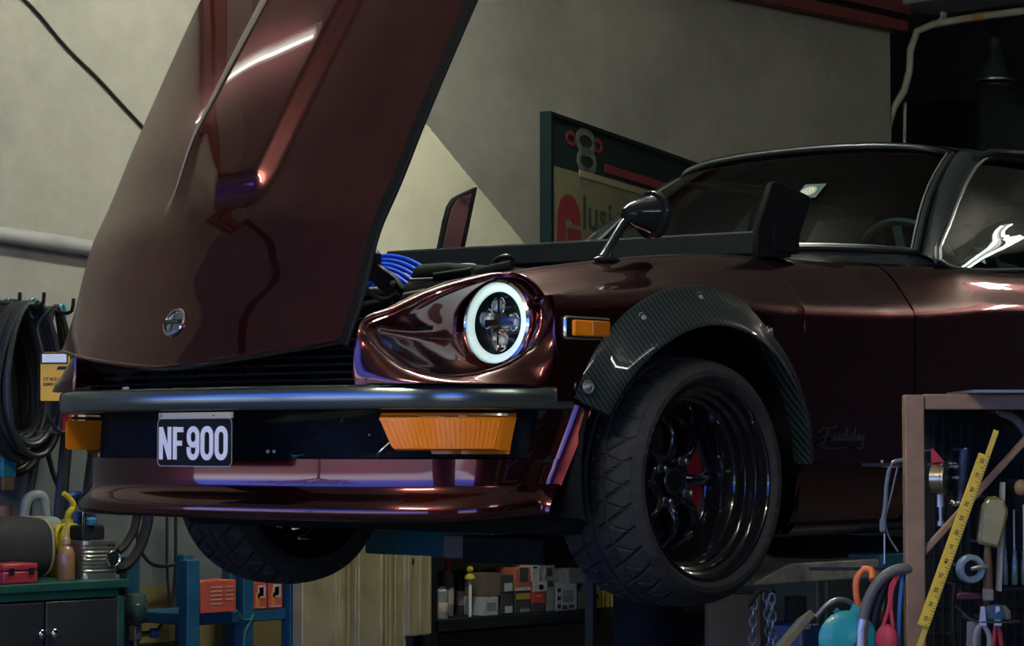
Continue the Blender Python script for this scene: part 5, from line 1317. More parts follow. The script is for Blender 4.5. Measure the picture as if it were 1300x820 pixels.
crt(654, 674, 750, 779, DC, 'black carton with a yellow band under the red and white carton', None, [(0.05, 0.95, 0.62, 0.88, YC2), (0.3, 0.9, 0.05, 0.2, GC)])
crt(654, 674, 720, 749, M('orange_card', (0.38, 0.12, 0.05), 0.65), 'orange carton with white stripe stacked on the black carton', zs2 + hgt(750, 779) + 0.002, [(0, 1, 0.0, 0.14, WC), (0.3, 0.8, 0.4, 1.0, DC)])
crt(676, 694, 768, 779, DC, 'flat dark carton under the half red half white carton')
crt(676, 694, 739, 767, RC, 'carton half white and half red beside the black ones', zs2 + hgt(768, 779) + 0.002, [(0, 1, 0.54, 1.0, WC), (0.45, 0.75, 0.62, 0.85, INKB), (0.3, 0.6, 0.3, 0.36, PALE)])
crt(675, 686, 714, 738, WC, 'slim white carton standing on the half red carton', zs2 + hgt(768, 779) + hgt(739, 767) + 0.004, [(0.1, 0.6, 0.7, 0.8, INKB)])
crt(706, 733, 745, 779, WC, 'large white carton with dark print left of the near front tyre', None, [(0.3, 0.8, 0.3, 0.75, GC), (0.05, 0.2, 0.7, 0.85, INKB), (0.05, 0.2, 0.4, 0.55, INKB), (0.3, 0.5, 0.05, 0.2, INKB), (0.6, 0.85, 0.08, 0.2, INKB), (0.05, 0.2, 0.1, 0.25, INKB)])
crt(691, 705, 714, 779, GC, 'tall grey mottled carton behind the large white carton', None, [(0.2, 0.7, 0.7, 0.85, INKB), (0.3, 0.8, 0.5, 0.6, INKB)])
crt(722, 744, 725, 744, GC, 'grey carton stacked on the large white carton', zs2 + hgt(745, 779) + 0.002)
crt(735, 744, 756, 779, M('olive_card', (0.08, 0.09, 0.04), 0.7), 'narrow olive carton beside the yellow carton')
crt(746, 775, 758, 779, YC2, 'yellow carton on the bottom row beside the near front tyre', None, [(0.0, 0.45, 0.6, 0.85, INKB), (0.6, 0.62, 0, 1, INKB), (0.75, 0.77, 0, 1, INKB)])
crt(746, 762, 738, 757, WC, 'white carton with two dark lines on the yellow carton', zs2 + hgt(758, 779) + 0.002, [(0.15, 0.8, 0.62, 0.72, INKB), (0.15, 0.6, 0.25, 0.33, INKB)])
crt(777, 792, 759, 779, M('tan_card', (0.34, 0.26, 0.09), 0.65), 'tan carton beside the yellow carton under the near front tyre')

# sign board with its far end against the wall
SG_ = M('sign_frame_green', (0.012, 0.026, 0.025), 0.6, spec=0.15)
q0 = at(700, 230, 0, -1.18); dirb = unit(R_ * math.sin(math.radians(21.5)) + DH * math.cos(math.radians(21.5))); nb = np.cross(dirb, (0, 0, 1))
if nb @ DH > 0: nb = -nb
def sb(px, py):
    """point of the sign face seen at a pixel"""
    k = ray(px, py); return CAM + k * (((q0 - CAM) @ nb) / (k @ nb))
o = vec((q0[0], q0[1], 0))
def uv(px, py):
    p = sb(px, py) - o; return (p @ dirb, p[2])
tl, Lb = uv(702, 147), 1.68
hsgn = tl[1]
t = thing('sign_board', o + dirb * Lb / 2, 'tall framed sign board with a red letter leaning behind the windscreen', 'sign')
AXB = (dirb, AXZ, nb)
MB().prism([(0, 1.32), (Lb, 1.32), (Lb, hsgn), (0, hsgn)], o - nb * 0.03, AXB, 0.03).build('board', SG_, t, bevel=0.003)
for q in (0.50, 1.35): MB().prism([(q, 0), (q + 0.04, 0), (q + 0.04, 1.4), (q, 1.4)], o - nb * 0.06, AXB, 0.03).build('leg', BLACK, t)
MB().prism([(-0.022, 1.32), (0.004, 1.32), (0.004, hsgn + 0.012), (-0.022, hsgn + 0.012)], o - nb * 0.035, AXB, 0.043).build('frame_edge', M('frame_teal', (0.007, 0.016, 0.016), 0.6, spec=0.05), t, bevel=0.002)
MB().prism([(0, hsgn - 0.004), (Lb, hsgn - 0.004), (Lb, hsgn + 0.012), (0, hsgn + 0.012)], o - nb * 0.035, AXB, 0.043).build('frame_edge', BLACK, t, bevel=0.002)
yv = uv(712, 213)[1]
OLV = M('sign_olive', (0.19, 0.18, 0.09), 0.7, var=0.15, vscale=3)
MB().prism([(0.004, 1.34), (Lb, 1.34), (Lb, yv), (0.004, yv)], o, AXB, 0.002).build('sign_panel', OLV, t)
a_ = uv(735, 218); MB().prism([(a_[0], yv - 0.012), (Lb, yv - 0.012), (Lb, yv + 0.012), (a_[0], yv + 0.012)], o, AXB, 0.004).build('cream_stripe', M('cream_stripe', (0.34, 0.31, 0.18), 0.6), t)
a_ = uv(768, 224); MB().prism([(a_[0], yv + 0.03), (Lb, yv + 0.03), (Lb, yv + 0.062), (a_[0], yv + 0.062)], o, AXB, 0.003).build('red_stripe', M('sign_red', (0.22, 0.022, 0.027), 0.6), t)
SR = bpy.data.materials['sign_red']; SK = M('sign_ink', (0.03, 0.045, 0.04), 0.7)
A, B2 = uv(706, 250), uv(735, 306)
g = MB(); w_ = B2[0] - A[0]; gh = 0.36; base = A[1] - gh
pts = [(w_ * 0.86, gh * 0.775), (w_ * 0.86, gh * 0.80)] + [(w_ * 0.52 + w_ * 0.34 * math.cos(a), gh * 0.80 + gh * 0.14 * math.sin(a)) for a in np.linspace(0.3, PI, 10)] + [(w_ * 0.18, gh * 0.2)] + [(w_ * 0.52 - w_ * 0.34 * math.cos(a), gh * 0.2 - gh * 0.14 * math.sin(a)) for a in np.linspace(0.3, PI, 10)] + [(w_ * 0.86, gh * 0.615), (w_ * 0.45, gh * 0.615)]
g.ribbon(pts, w_ * 0.36, o + dirb * A[0] + AXZ * base, AXB, 0.004)
g.build('red_letter', SR, t, smooth=0)
A = uv(738, 246); B2 = uv(742, 268)
tx = MB(); text_mesh(tx, 'lusio', o + dirb * A[0] + AXZ * (A[1] - 0.12) + nb * 0.003, AXB, 0.165, 0, 1.5, 0.02); tx.build('black_lettering', SK, t, smooth=0)
pc = uv(733, 184); eng = MB()
for k, (du, dv, rr_, mm) in enumerate(((-0.02, 0.015, 0.026, 0), (0.10, 0.02, 0.026, 0), (0.045, 0.02, 0.05, 1), (0.05, -0.05, 0.05, 1), (0.045, -0.11, 0.035, 1))):
    rc = lambda q: [(pc[0] - 0.02 + 2.3 * du + 2.3 * q * math.cos(a), pc[1] + dv + q * math.sin(a)) for a in np.linspace(0, 2 * PI, 27)[:-1]]
    eng.mat(mm).ribbon(rc(rr_ * 0.75), rr_ * 0.55, o + nb * 0.0005, AXB, 0.002, closed=True)
eng.build('engine_picture', [SR, M('picture_grey', (0.13, 0.15, 0.13), 0.6)], t)

# hydraulic lift under the car
LB = M('lift_blue', (0.008, 0.10, 0.15), 0.45, var=0.2)
GAL = M('galvanised_arm', (0.36, 0.36, 0.30), 0.5, 0.4, var=0.45, vscale=16)
t = thing('car_lift', (0, 0.75, 0), 'hydraulic lift with blue and bare steel arms carrying the car', 'lift')
MB().cyl((0, 0.75, 0), (0, 0.75, 0.98), 0.10, seg=28).build('column', DARK, t)
MB().box((0, 0.75, 1.02), (0.3, 1.2, 0.07)).build('head_beam', DARK, t, bevel=0.006)
a0_, a1_ = at(477, 688, 1, 0.42), at(735, 700, 1, 0.42)
MB().bar((a0_[0], 0.42, 1.02), (0.1, 0.42, 1.02), 0.09, 0.075).build('front_arm', LB, t, bevel=0.006)
MB().bar((0.1, 1.3, 1.02), (-0.72, 1.3, 1.02), 0.09, 0.075).build('rear_arm', LB, t, bevel=0.006)
p = at(592, 694, 1, 0.34); MB().box(p, (0.13, 0.06, 0.065)).build('arm_pad', M('grey_pad', (0.12, 0.13, 0.12), 0.6), t, bevel=0.006)
MB().cyl(at(622, 700, 1, 0.36), at(626, 678, 1, 0.36), 0.004, seg=8).build('release_rod', STEEL, t)
A, B2 = at(962, 730, 0, 0.72), at(1117, 722, 0, 0.72)
z0_, z1_ = at(1117, 733, 0, 0.72)[2], at(1117, 709, 0, 0.72)[2]
yA, yM, yB = at(958, 735, 0, 0.72)[1], at(1004, 712, 0, 0.72)[1], at(1117, 722, 0, 0.72)[1]
MB().prism([(yA, z0_), (yB, z0_), (yB, z1_), (yM, z1_), (yA, z0_ + 0.008)], (0.62, 0, 0), ((0, 1, 0), (0, 0, 1), (1, 0, 0)), 0.10).build('bare_arm', GAL, t, bevel=0.004)
MB().bar((0.67, yB + 0.002, (z0_ + z1_) / 2), (0.67, yB + 0.5, (z0_ + z1_) / 2), 0.115, 0.075).build('arm_sleeve', LB, t, bevel=0.005)
MB().bar((0.0, 1.35, 1.0), (0.67, 1.35, 1.0), 0.08, 0.07).build('cross_member', DARK, t, bevel=0.005)
# ================================================================== tool rack in front of the door sill, right
RX, RZ, RN = R_, AXZ, -DH
AXR = (RX, RZ, RN)
DR = 5.15
BRN = M('brown_rack_paint', (0.24, 0.15, 0.080), 0.55, var=0.25, vscale=14)
BRND = BRN
def A_(px, py, d=DR): return atd(px, py, d)
p0 = A_(1159.5, 501); p1 = A_(1159.5, 700)
t = thing('tool_rack', (A_(1240, 600, DR + 0.15)[0], A_(1240, 600, DR + 0.15)[1], 0), 'brown steel tool rack with diagonal brace in the right foreground', 'rack')
TW = 0.040
for px in (1159.5, 1560):
    for dd in ((0.0,) if px < 1200 else (0.0, 0.36)):
        q = A_(px, 560, DR + 0.02) + DH * dd
        MB().box((q[0], q[1], p0[2] / 2), (TW, TW, p0[2]), (RX, -RN, RZ)).build('post', BRN, t, bevel=0.003)
zt = A_(1240, 510)[2]
q0_, q1_ = A_(1172, 510, DR + 0.02), A_(1556, 510, DR + 0.02)
for dd in (0.0, 0.36):
    a, b2 = q0_ + DH * dd + RX * (0.08 if dd else 0), q1_ + DH * dd; a[2] = b2[2] = zt
    MB().bar(a, b2, 0.030, TW * 0.8).build('top_bar', BRN, t, bevel=0.003)
a, b2 = A_(1168, 706, DR + 0.02), A_(1420, 464 + 12, DR + 0.02)
b2 = A_(1300, 560, DR + 0.02); b2 = a + (b2 - a) * 1.55
b2 = a + (A_(1300, 560, DR + 0.02) - a) * 1.32
MB().bar(a, b2, 0.012, 0.026, RN).build('brace', BRN, t, bevel=0.002)
# wire mesh back panel
wm = MB(); BK = DR + 0.36
for k in range(30):
    px = 1186 + 11.3 * k; wm.tube([A_(px, 528, BK), A_(px, 900, BK)], 0.0016, 5)
for py in np.arange(532, 900, 34): wm.tube([A_(1180, py, BK + 0.003), A_(1520, py, BK + 0.003)], 0.0016, 5)
wm.build('mesh_panel', M('dull_wire', (0.018, 0.024, 0.024), 0.8, spec=0.1), t)
MB().box(A_(1345, 700, BK + 0.02), (0.62, 0.02, 0.64), (RX, -RN, RZ)).build('back_sheet', DARK, t)
MB().box(A_(1345, 520, DR + 0.2), (0.62, 0.36, 0.006), (RX, -RN, RZ)).build('top_sheet', DARK, t)
# side rail with hooks, to the left of the post
for py, L in ((722, 0.20), (590, 0.09)):
    a = A_(1150, py, DR + 0.04); MB().bar(a, a - RX * L, 0.007, 0.007).build('side_rail', BLACK, t)
tag(MB().box(A_(1290, 498.5, DR + 0.10), (0.24, 0.30, 0.006), (RX, -RN, RZ)).build('metal_sheet', M('grey_sheet', (0.20, 0.21, 0.19), 0.4, 0.5)), 'thin grey metal sheet lying on top of the brown tool rack', 'sheet')
def hung(name, label, cat, px, py, d): return thing(name, A_(px, py, d), label, cat)
# yellow folding rule
YR_ = M('yellow_rule', (0.72, 0.50, 0.02), 0.4, var=0.12, vscale=30)
dF = DR - 0.03
t = hung('yellow_rule', 'yellow sliding measuring rule leaning diagonally across the tool rack', 'ruler', 1160, 830, dF)
a, b2 = A_(1172, 795, dF), A_(1250, 577, dF); ux_ = unit(b2 - a); vx_ = np.cross(RN, ux_)
Lr = np.linalg.norm(b2 - a)
MB().prism([(0, -0.011), (Lr, -0.011), (Lr, 0.013), (0, 0.013)], a, (ux_, vx_, RN), 0.008).build('outer_rule', YR_, t, bevel=0.001)
a2 = a - ux_ * 0.16 - vx_ * 0.004
MB().prism([(0, -0.008), (Lr + 0.215, -0.008), (Lr + 0.215, 0.003), (0, 0.003)], a2 + RN * -0.004, (ux_, vx_, RN), 0.004).build('inner_rule', M('yellow_rule_inner', (0.60, 0.42, 0.04), 0.4), t, bevel=0.0005)
tk = MB()
for k in range(60):
    s_ = Lr * (k + 0.5) / 60; ln = 0.011 if k % 5 == 0 else 0.006
    tk.prism([(s_, -0.0105), (s_ + 0.0012, -0.0105), (s_ + 0.0012, -0.0105 + ln), (s_, -0.0105 + ln)], a + RN * 0.008, (ux_, vx_, RN), 0.0006)
for k in range(12):
    s_ = Lr * (k + 0.35) / 12
    text_mesh(tk, str((k * 2 + 1) % 10) + '0', a + RN * 0.0086 + ux_ * s_ + vx_ * -0.002, (ux_, vx_, RN), 0.011, 0, 1.0, 0.02)
tk.build('rule_markings', INKB, t, smooth=0)
# pressure gauge seen from the side, red tag
dI = DR + 0.22
p = A_(1194, 608, dI)
t = hung('pressure_gauge', 'brassy round gauge seen edge on beside the brown rack post', 'gauge', 1194, 640, dI)
ga = unit(RX * 0.85 + RN * 0.5)
MB().lathe(p - ga * 0.016, ga, [(0, 0), (0.030, 0), (0.034, 0.003), (0.034, 0.026), (0.036, 0.028), (0.036, 0.034), (0.031, 0.035), (0, 0.035)], 40).build('case', M('brass_grey', (0.50, 0.46, 0.30), 0.25, 0.95), t)
MB().cyl(p - RZ * 0.033, p - RZ * 0.06, 0.009).cyl(p - RZ * 0.06, p - RZ * 0.075, 0.0045).build('stem', STEEL, t)
MB().cyl(p - RZ * 0.09, p - RZ * 0.10, 0.008).cyl(p - RZ * 0.07, p - RZ * 0.095, 0.004).build('nipple', STEEL, t)
MB().bar(p + RZ * 0.03 - DH * 0.02, p + RZ * 0.03 + DH * 0.16, 0.006, 0.006).build('hook', STEEL, t)
p = A_(1189, 579, dI)
t = hung('red_tag', 'red triangular pennant above the brassy gauge', 'tag', 1189, 588, dI)
MB().prism([(-0.012, -0.014), (0.016, -0.012), (-0.008, 0.016), (-0.012, 0.016)], p, AXR, 0.004).build('cloth', RED, t)
MB().bar(p + RZ * 0.012 - RX * 0.008, p + RZ * 0.012 - RX * 0.008 + DH * 0.15, 0.004, 0.004).build('peg', STEEL, t)
# air gun between gauge and rule
p = A_(1226, 606, dI)
t = hung('air_gun', 'dark blue air blow gun hanging left of the yellow rule', 'tool', 1226, 640, dI)
MB().tube(spline([p + RZ * 0.06, p + RZ * 0.02 - RX * 0.004, p - RZ * 0.05 - RX * 0.012], 14), [0.012] * 5 + [0.011] * 5 + [0.008] * 4, 12).build('grip', M('blue_grey_grip', (0.03, 0.05, 0.07), 0.35), t)
MB().tube(spline([p - RZ * 0.05 - RX * 0.012, p - RZ * 0.058 - RX * 0.022, p - RZ * 0.05 - RX * 0.034], 8), 0.006, 8).ball(p - RZ * 0.056 - RX * 0.008, 0.008, 12, 8).build('nozzle', CHROME, t)
MB().bar(p + RZ * 0.06, p + RZ * 0.06 + DH * 0.15, 0.006, 0.006).build('peg', STEEL, t)
for k, (px, py) in enumerate(((1206, 588), (1216, 606), (1213, 592))):
    p = A_(px, py, dI)
    t = hung('hose_fitting', ('upper left brass hose fitting by the brassy gauge', 'lowest hose fitting with a white ring by the brassy gauge', 'middle hose fitting by the brassy gauge')[k], 'fitting', px, py + 4, dI)
    MB().lathe(p - RX * 0.012, RX, [(0, 0), (0.004, 0), (0.004, 0.008), (0.0065, 0.008), (0.0065, 0.016), (0.0035, 0.018), (0.0035, 0.026), (0, 0.026)], 12).build('body', STEEL, t)
    MB().bar(p, p + DH * 0.15, 0.004, 0.004).build('peg', STEEL, t)
# curved grey bracket at the upper right
p = A_(1296, 545, dI)
t = hung('grey_bracket', 'curved grey bracket under the top bar at the right edge', 'bracket', 1296, 570, dI)
MB().tube(spline([A_(1268, 522, dI), A_(1290, 532, dI), A_(1308, 560, dI), A_(1312, 590, dI)], 20), 0.010, 10).build('arm', M('bracket_grey', (0.14, 0.15, 0.15), 0.5), t)
MB().cyl(A_(1268, 522, dI), A_(1268, 519, dI) + DH * 0.14, 0.006).build('peg', STEEL, t)
# olive bottle, glass-fronted case
p = A_(1257, 662, dI - 0.04)
t = hung('olive_bottle', 'tilted olive plastic bottle hanging right of the yellow rule', 'bottle', 1257, 700, dI)
bx_ = unit(RZ * 0.97 + RX * 0.22); by_ = np.cross(RN, bx_)
MB().prism([(-0.052, 0.022), (-0.052, -0.026), (0.03, -0.030), (0.05, -0.014), (0.055, 0.006), (0.05, 0.020), (0.03, 0.028)], p, (bx_, by_, RN), 0.03).build('body', M('olive_clear_plastic', (0.22, 0.20, 0.06), 0.15, 0, 0.6), t, bevel=0.008, bseg=3)
MB().prism([(-0.04, 0.016), (-0.04, -0.02), (0.005, -0.022), (0.005, 0.018)], p + RN * 0.03, (bx_, by_, RN), 0.001).build('paper_label', M('olive_label', (0.30, 0.28, 0.12), 0.4), t)
MB().bar(p + bx_ * 0.05, p + bx_ * 0.05 + DH * 0.2, 0.005, 0.005).build('peg', STEEL, t)
t = hung('screwdriver_case', 'clear fronted case of screwdrivers with a cream edge at the right edge', 'case', 1292, 750, dI)
c0, c1 = A_(1273, 612, dI - 0.03), A_(1268, 750, dI - 0.03)
MB().bar(c0, c1, 0.007, 0.03, RN).build('cream_edge', PVC, t, bevel=0.001)
MB().prism([(0.004, 0), (0.13, 0), (0.13, 0.225), (0.009, 0.225)], c1 + DH * 0.03, AXR, 0.004).build('back', DARK, t)
MB().prism([(0.004, 0.0), (0.13, 0.0), (0.13, 0.008), (0.004, 0.008)], c1 + DH * 0.03, AXR, 0.03).build('bottom_edge', DARK, t)
MB().bar(c0 + DH * 0.03 + RX * 0.05, c0 + DH * 0.19 + RX * 0.05, 0.01, 0.01).build('peg', STEEL, t)
for k in range(5):
    b0_ = c1 + RX * (0.016 + 0.021 * k) + DH * 0.016 + RZ * 0.012
    s = tag(MB().build('x', BLACK) if False else thing('screwdriver', b0_, ('first', 'second', 'third', 'fourth', 'fifth')[k] + ' screwdriver from the cream edge inside the clear case', 'screwdriver'), None, None, 'screwdrivers in the clear case')
    MB().lathe(b0_, (0, 0, 1), [(0, 0), (0.006, 0), (0.0075, 0.005), (0.0075, 0.045), (0.005, 0.06), (0.006, 0.07), (0.003, 0.075), (0, 0.075)], 10).build('handle', M('clear_green_handle', (0.10, 0.18, 0.16), 0.12, 0, 0.8) if k == 0 else bpy.data.materials['clear_green_handle'], s)
    MB().cyl(b0_ + RZ * 0.073, b0_ + RZ * (0.15 + 0.01 * (k % 3)), 0.0028, seg=8).build('shaft', STEEL, s)
# brown ball handle
p = A_(1297, 619, dI - 0.05)
t = hung('wooden_mallet', 'round wooden mallet head showing at the right edge', 'mallet', 1297, 632, dI)
MB().ball(p, (0.016, 0.016, 0.018), 18, 10).build('head', M('mallet_wood', (0.26, 0.17, 0.07), 0.5, var=0.2, vscale=30), t)
MB().tube([p, p + RX * 0.12 - RZ * 0.02], 0.008, 10).build('handle', bpy.data.materials['mallet_wood'], t)
MB().bar(p + RX * 0.06, p + RX * 0.06 + DH * 0.21, 0.005, 0.005).build('peg', STEEL, t)
# white ring reel
p = A_(1232, 722, dI - 0.06)
t = hung('tape_reel', 'pale plastic ring reel hanging below the olive bottle', 'reel', 1232, 742, dI)
ra_ = unit(RN + RX * 0.25)
MB().lathe(p - ra_ * 0.012, ra_, [(0.015, 0), (0.028, 0.0), (0.030, 0.003), (0.030, 0.020), (0.028, 0.024), (0.020, 0.024), (0.017, 0.018), (0.016, 0.004)], 40).build('ring', M('pale_teal_plastic', (0.30, 0.42, 0.42), 0.3), t)
MB().lathe(p - ra_ * 0.004, ra_, [(0, 0), (0.016, 0), (0.016, 0.006), (0, 0.007)], 24).build('core', DARK, t)
MB().tube([p + ra_ * 0.005, p + RX * 0.012 + RZ * 0.004 + ra_ * 0.012, p + RX * 0.030 + RZ * 0.006 + ra_ * 0.012], 0.005, 8).build('spindle', STEEL, t)
MB().bar(p - ra_ * 0.01, p + DH * 0.20, 0.006, 0.006).build('peg', STEEL, t)
# wooden handled brush, blue sponge, papers, pliers
WD = M('brush_wood', (0.17, 0.10, 0.04), 0.55)
p = A_(1254, 726, dI - 0.05)
t = hung('hand_brush', 'wooden handled brush hanging right of the plastic ring reel', 'brush', 1254, 765, dI)
MB().tube([p + RZ * 0.065, p + RZ * 0.02, p - RZ * 0.035], [0.006, 0.009, 0.010], 10).build('handle', WD, t)
MB().box(p - RZ * 0.048, (0.022, 0.018, 0.026), (RX, -RN, RZ)).build('bristles', M('pale_bristles', (0.34, 0.30, 0.24), 0.8, var=0.4, vscale=80), t, bevel=0.004)
MB().cyl(p + RZ * 0.065, p + RZ * 0.092, 0.004).build('brass_tip', M('brass_tip', (0.55, 0.42, 0.2), 0.3, 1.0), t)
MB().bar(p + RZ * 0.06, p + RZ * 0.06 + DH * 0.21, 0.005, 0.005).build('peg', STEEL, t)
p = A_(1265, 777, dI - 0.07)
t = hung('sun_hat', 'blue and tan work cap at the bottom of the tool rack', 'cap', 1265, 795, dI)
MB().lathe(p - RZ * 0.014, (0, 0, 1), [(0.030, 0), (0.031, 0.004), (0.028, 0.018), (0.018, 0.028), (0, 0.031)], 24).build('crown', M('cap_blue', (0.02, 0.08, 0.13), 0.7), t)
MB().lathe(p - RZ * 0.014, (0, 0, 1), [(0.0312, 0.0), (0.032, 0.004), (0.0292, 0.018), (0.019, 0.0285)], 8, a0=-0.35 - YAW * 0, a1=0.35).build('front_panel', M('cap_tan', (0.22, 0.15, 0.10), 0.7), t)
MB().lathe(p - RZ * 0.016, (0, 0, 1), [(0.0, 0), (0.05, -0.004), (0.05, -0.002), (0, 0.002)], 20).build('brim', M('cap_brim', (0.03, 0.035, 0.04), 0.7), t)
MB().bar(p - RZ * 0.022, p - RZ * 0.022 + DH * 0.22, 0.02, 0.006).build('peg', STEEL, t)
p = A_(1236, 808, dI - 0.07)
t = hung('paper_tag', 'white paper tag at the bottom of the tool rack', 'tag', 1236, 830, dI)
MB().prism([(-0.016, -0.04), (0.014, -0.04), (0.016, 0.03), (-0.014, 0.032)], p, AXR, 0.002).build('card', M('grey_paper', (0.30, 0.32, 0.30), 0.8), t)
MB().tube([p + RZ * 0.03, p + RZ * 0.05 + DH * 0.22], 0.002, 6).build('string', STEEL, t)
for k, (px, m_, lb) in enumerate(((1247, M('white_pliers_grip', (0.34, 0.34, 0.28), 0.4), 'pliers with pale curved handles beside the white paper tag'), (1266, M('red_pliers_grip', (0.38, 0.03, 0.03), 0.4), 'pliers with a straight red handle at the bottom of the rack'))):
    p = A_(px, 806, dI - 0.09)
    t = hung('pliers', lb, 'pliers', px, 840, dI)
    for s in (-1, 1): MB().tube(spline([p + RX * 0.012 * s - RZ * 0.055, p + RX * (0.014 if k == 0 else 0.006) * s, p + RX * 0.003 * s + RZ * 0.022], 12), 0.0055, 8).build('handle', m_, t)
    MB().prism([(-0.008, 0.02), (0.008, 0.02), (0.004, 0.06), (-0.004, 0.06)], p, AXR, 0.008).build('jaw', STEEL, t)
    MB().bar(p + RZ * 0.024, p + RZ * 0.024 + DH * 0.24, 0.005, 0.005).build('peg', STEEL, t)
p = A_(1236, 757, dI - 0.02)
t = hung('red_clamp', 'dark red clamp below the plastic ring reel', 'clamp', 1236, 765, dI)
MB().box(p, (0.07, 0.03, 0.014), (RX, -RN, RZ)).build('jaw', M('dark_red_steel', (0.15, 0.02, 0.025), 0.5), t, bevel=0.003)
MB().box(p + RX * 0.026 - RZ * 0.03, (0.012, 0.028, 0.05), (RX, -RN, RZ)).build('screw_leg', bpy.data.materials['dark_red_steel'], t, bevel=0.003)
MB().bar(p, p + DH * 0.18, 0.006, 0.006).build('peg', STEEL, t)
MBr = MB().tube(spline([A_(1212, 740, dI), A_(1210, 780, dI), A_(1216, 850, dI)], 20), 0.004, 8)
MBr.bar(A_(1212, 742, dI), A_(1212, 742, dI) + DH * 0.15, 0.005, 0.005)
tag(MBr.build('black_lead', HOSE), 'thin black lead hanging down behind the yellow rule', 'cable')

# things hung left of the post
dH = DR + 0.04
t = hung('cord_with_plug', 'grey flex with inline switch hanging from a cream hook left of the rack', 'cord', 1122, 712, dH)
MB().tube([A_(1120, 584, dH), A_(1120, 591, dH), A_(1132, 592, dH), A_(1150, 590, dH)], 0.0032, 8).build('cream_hook', M('cream_hook', (0.42, 0.36, 0.22), 0.5), t)
GFL = M('grey_flex', (0.12, 0.15, 0.16), 0.4)
MB().tube(spline([A_(1146, 584, dH), A_(1133, 588, dH), A_(1126, 612, dH), A_(1124, 640, dH), A_(1121, 660, dH)], 30), 0.0045, 8).build('flex', GFL, t)
MB().tube(spline([A_(1140, 590, dH), A_(1131, 630, dH), A_(1124, 660, dH), A_(1128, 680, dH), A_(1140, 700, dH)], 30), 0.002, 6).build('thin_lead', GFL, t)
MB().box(A_(1120.5, 667, dH), (0.012, 0.012, 0.028), (RX, -RN, RZ)).build('inline_switch', GFL, t, bevel=0.003)
MB().cyl(A_(1123, 677, dH), A_(1123, 716, dH), 0.0022, seg=8).build('rod', STEEL, t)
t = hung('orange_hose', 'bright orange hose bent over the rail left of the brown post', 'hose', 1090, 775, dH)
MB().tube(spline([A_(1108, 736, dH - 0.03), A_(1106, 724, dH - 0.01), A_(1096, 723, dH), A_(1088, 734, dH), A_(1087, 752, dH), A_(1091, 774, dH), A_(1096, 800, dH)], 36), 0.0072, 12).build('hose', M('orange_rubber', (0.70, 0.16, 0.03), 0.4), t)
OLH = M('grey_olive_hose', (0.10, 0.10, 0.085), 0.45)
for k, (dx, dd, r_, lb) in enumerate(((0, -0.035, 0.011, 'outer grey hose hanging in a tall arch beside the brown post'), (13, -0.01, 0.012, 'inner black hose arching behind the outer grey one'))):
    t = hung('arched_hose', lb, 'hose', 1100, 830, dH + dd)
    MB().tube(spline([A_(1093 + dx, 850, dH + dd), A_(1094 + dx, 800, dH + dd), A_(1102 + dx, 762, dH + dd), A_(1118 + dx * 0.8, 736, dH + dd), A_(1136 + dx * 0.4, 724, dH + dd), A_(1152, 722, dH + dd), A_(1160, 740, dH + dd + 0.06)], 50), r_, 12).build('hose', OLH if k == 0 else HOSE, t)
    if k == 0: MB().tube([A_(1093, 850, dH + dd), A_(1094, 800, dH + dd), A_(1096.5, 786, dH + dd)], 0.0118, 12).build('metal_end', STEEL, t)
t = hung('spray_wand', 'white and orange tipped wand between the arched hoses', 'wand', 1117, 785, dH)
MB().cyl(A_(1121, 755, dH), A_(1118, 775, dH), 0.005).build('tube', WHITE, t)
MB().cyl(A_(1118, 775, dH), A_(1116, 787, dH), 0.0065).build('orange_tip', M('orange_tip', (0.45, 0.12, 0.04), 0.4), t)
MB().tube([A_(1121, 755, dH), A_(1124, 724, dH)], 0.003, 6).build('cord', HOSE, t)
RR = M('red_rope', (0.42, 0.03, 0.045), 0.6)
t = hung('red_pouch', 'red pouch hanging from doubled red straps beside the brown post', 'pouch', 1128, 830, dH)
pc = A_(1126, 812, dH - 0.05)
MB().ball(pc, (0.026, 0.016, 0.032), 22, 14).build('pouch', RR, t)
for k, pts in enumerate((((1121, 796), (1129, 768), (1131, 745), (1145, 716)), ((1134, 796), (1131, 770), (1134, 745), (1146, 720)))):
    MB().tube(spline([A_(a, b_, dH - 0.05 + 0.02 * (i / 3)) for i, (a, b_) in enumerate(pts)], 30), 0.0042, 8).build('strap', RR, t)
t = hung('blue_cable', 'blue cable hanging against the left face of the brown post', 'cable', 1142, 830, dH)
MB().tube(spline([A_(1147, 722, dH - 0.02), A_(1143, 760, dH - 0.04), A_(1141, 800, dH - 0.04), A_(1142, 840, dH - 0.04)], 30), 0.0045, 8).build('cable', M('mid_blue_cable', (0.02, 0.12, 0.30), 0.4), t)
# teal work lamp
t = hung('work_lamp', 'round teal work lamp with a black triangle mark hanging low beside the hoses', 'lamp', 1070, 840, dH)
pc = A_(1076, 812, dH - 0.02)
TEAL = M('teal_enamel', (0.01, 0.30, 0.28), 0.4, 0, 0.3)
MB().lathe(pc, RN, [(0, -0.03), (0.030, -0.028), (0.052, -0.012), (0.060, 0.0), (0.060, 0.006), (0.052, 0.012), (0.03, 0.016), (0, 0.017)], 44).build('shell', TEAL, t)
MB().prism([(-0.006, -0.022), (0.028, -0.022), (0.012, 0.006)], pc + RN * 0.0165 + RX * 0.008, AXR, 0.002).build('triangle_mark', M('dark_teal_mark', (0.008, 0.06, 0.06), 0.5), t)
MB().prism([(-0.002, 0.045), (0.012, 0.075), (0.024, 0.066), (0.034, 0.078), (0.044, 0.06), (0.04, 0.03)], pc, AXR, 0.008).build('crest', TEAL, t)
MB().bar(A_(1060, 774, dH), A_(1076, 788, dH), 0.012, 0.006, RN).build('strut', M('teal_strut', (0.02, 0.16, 0.19), 0.4), t)
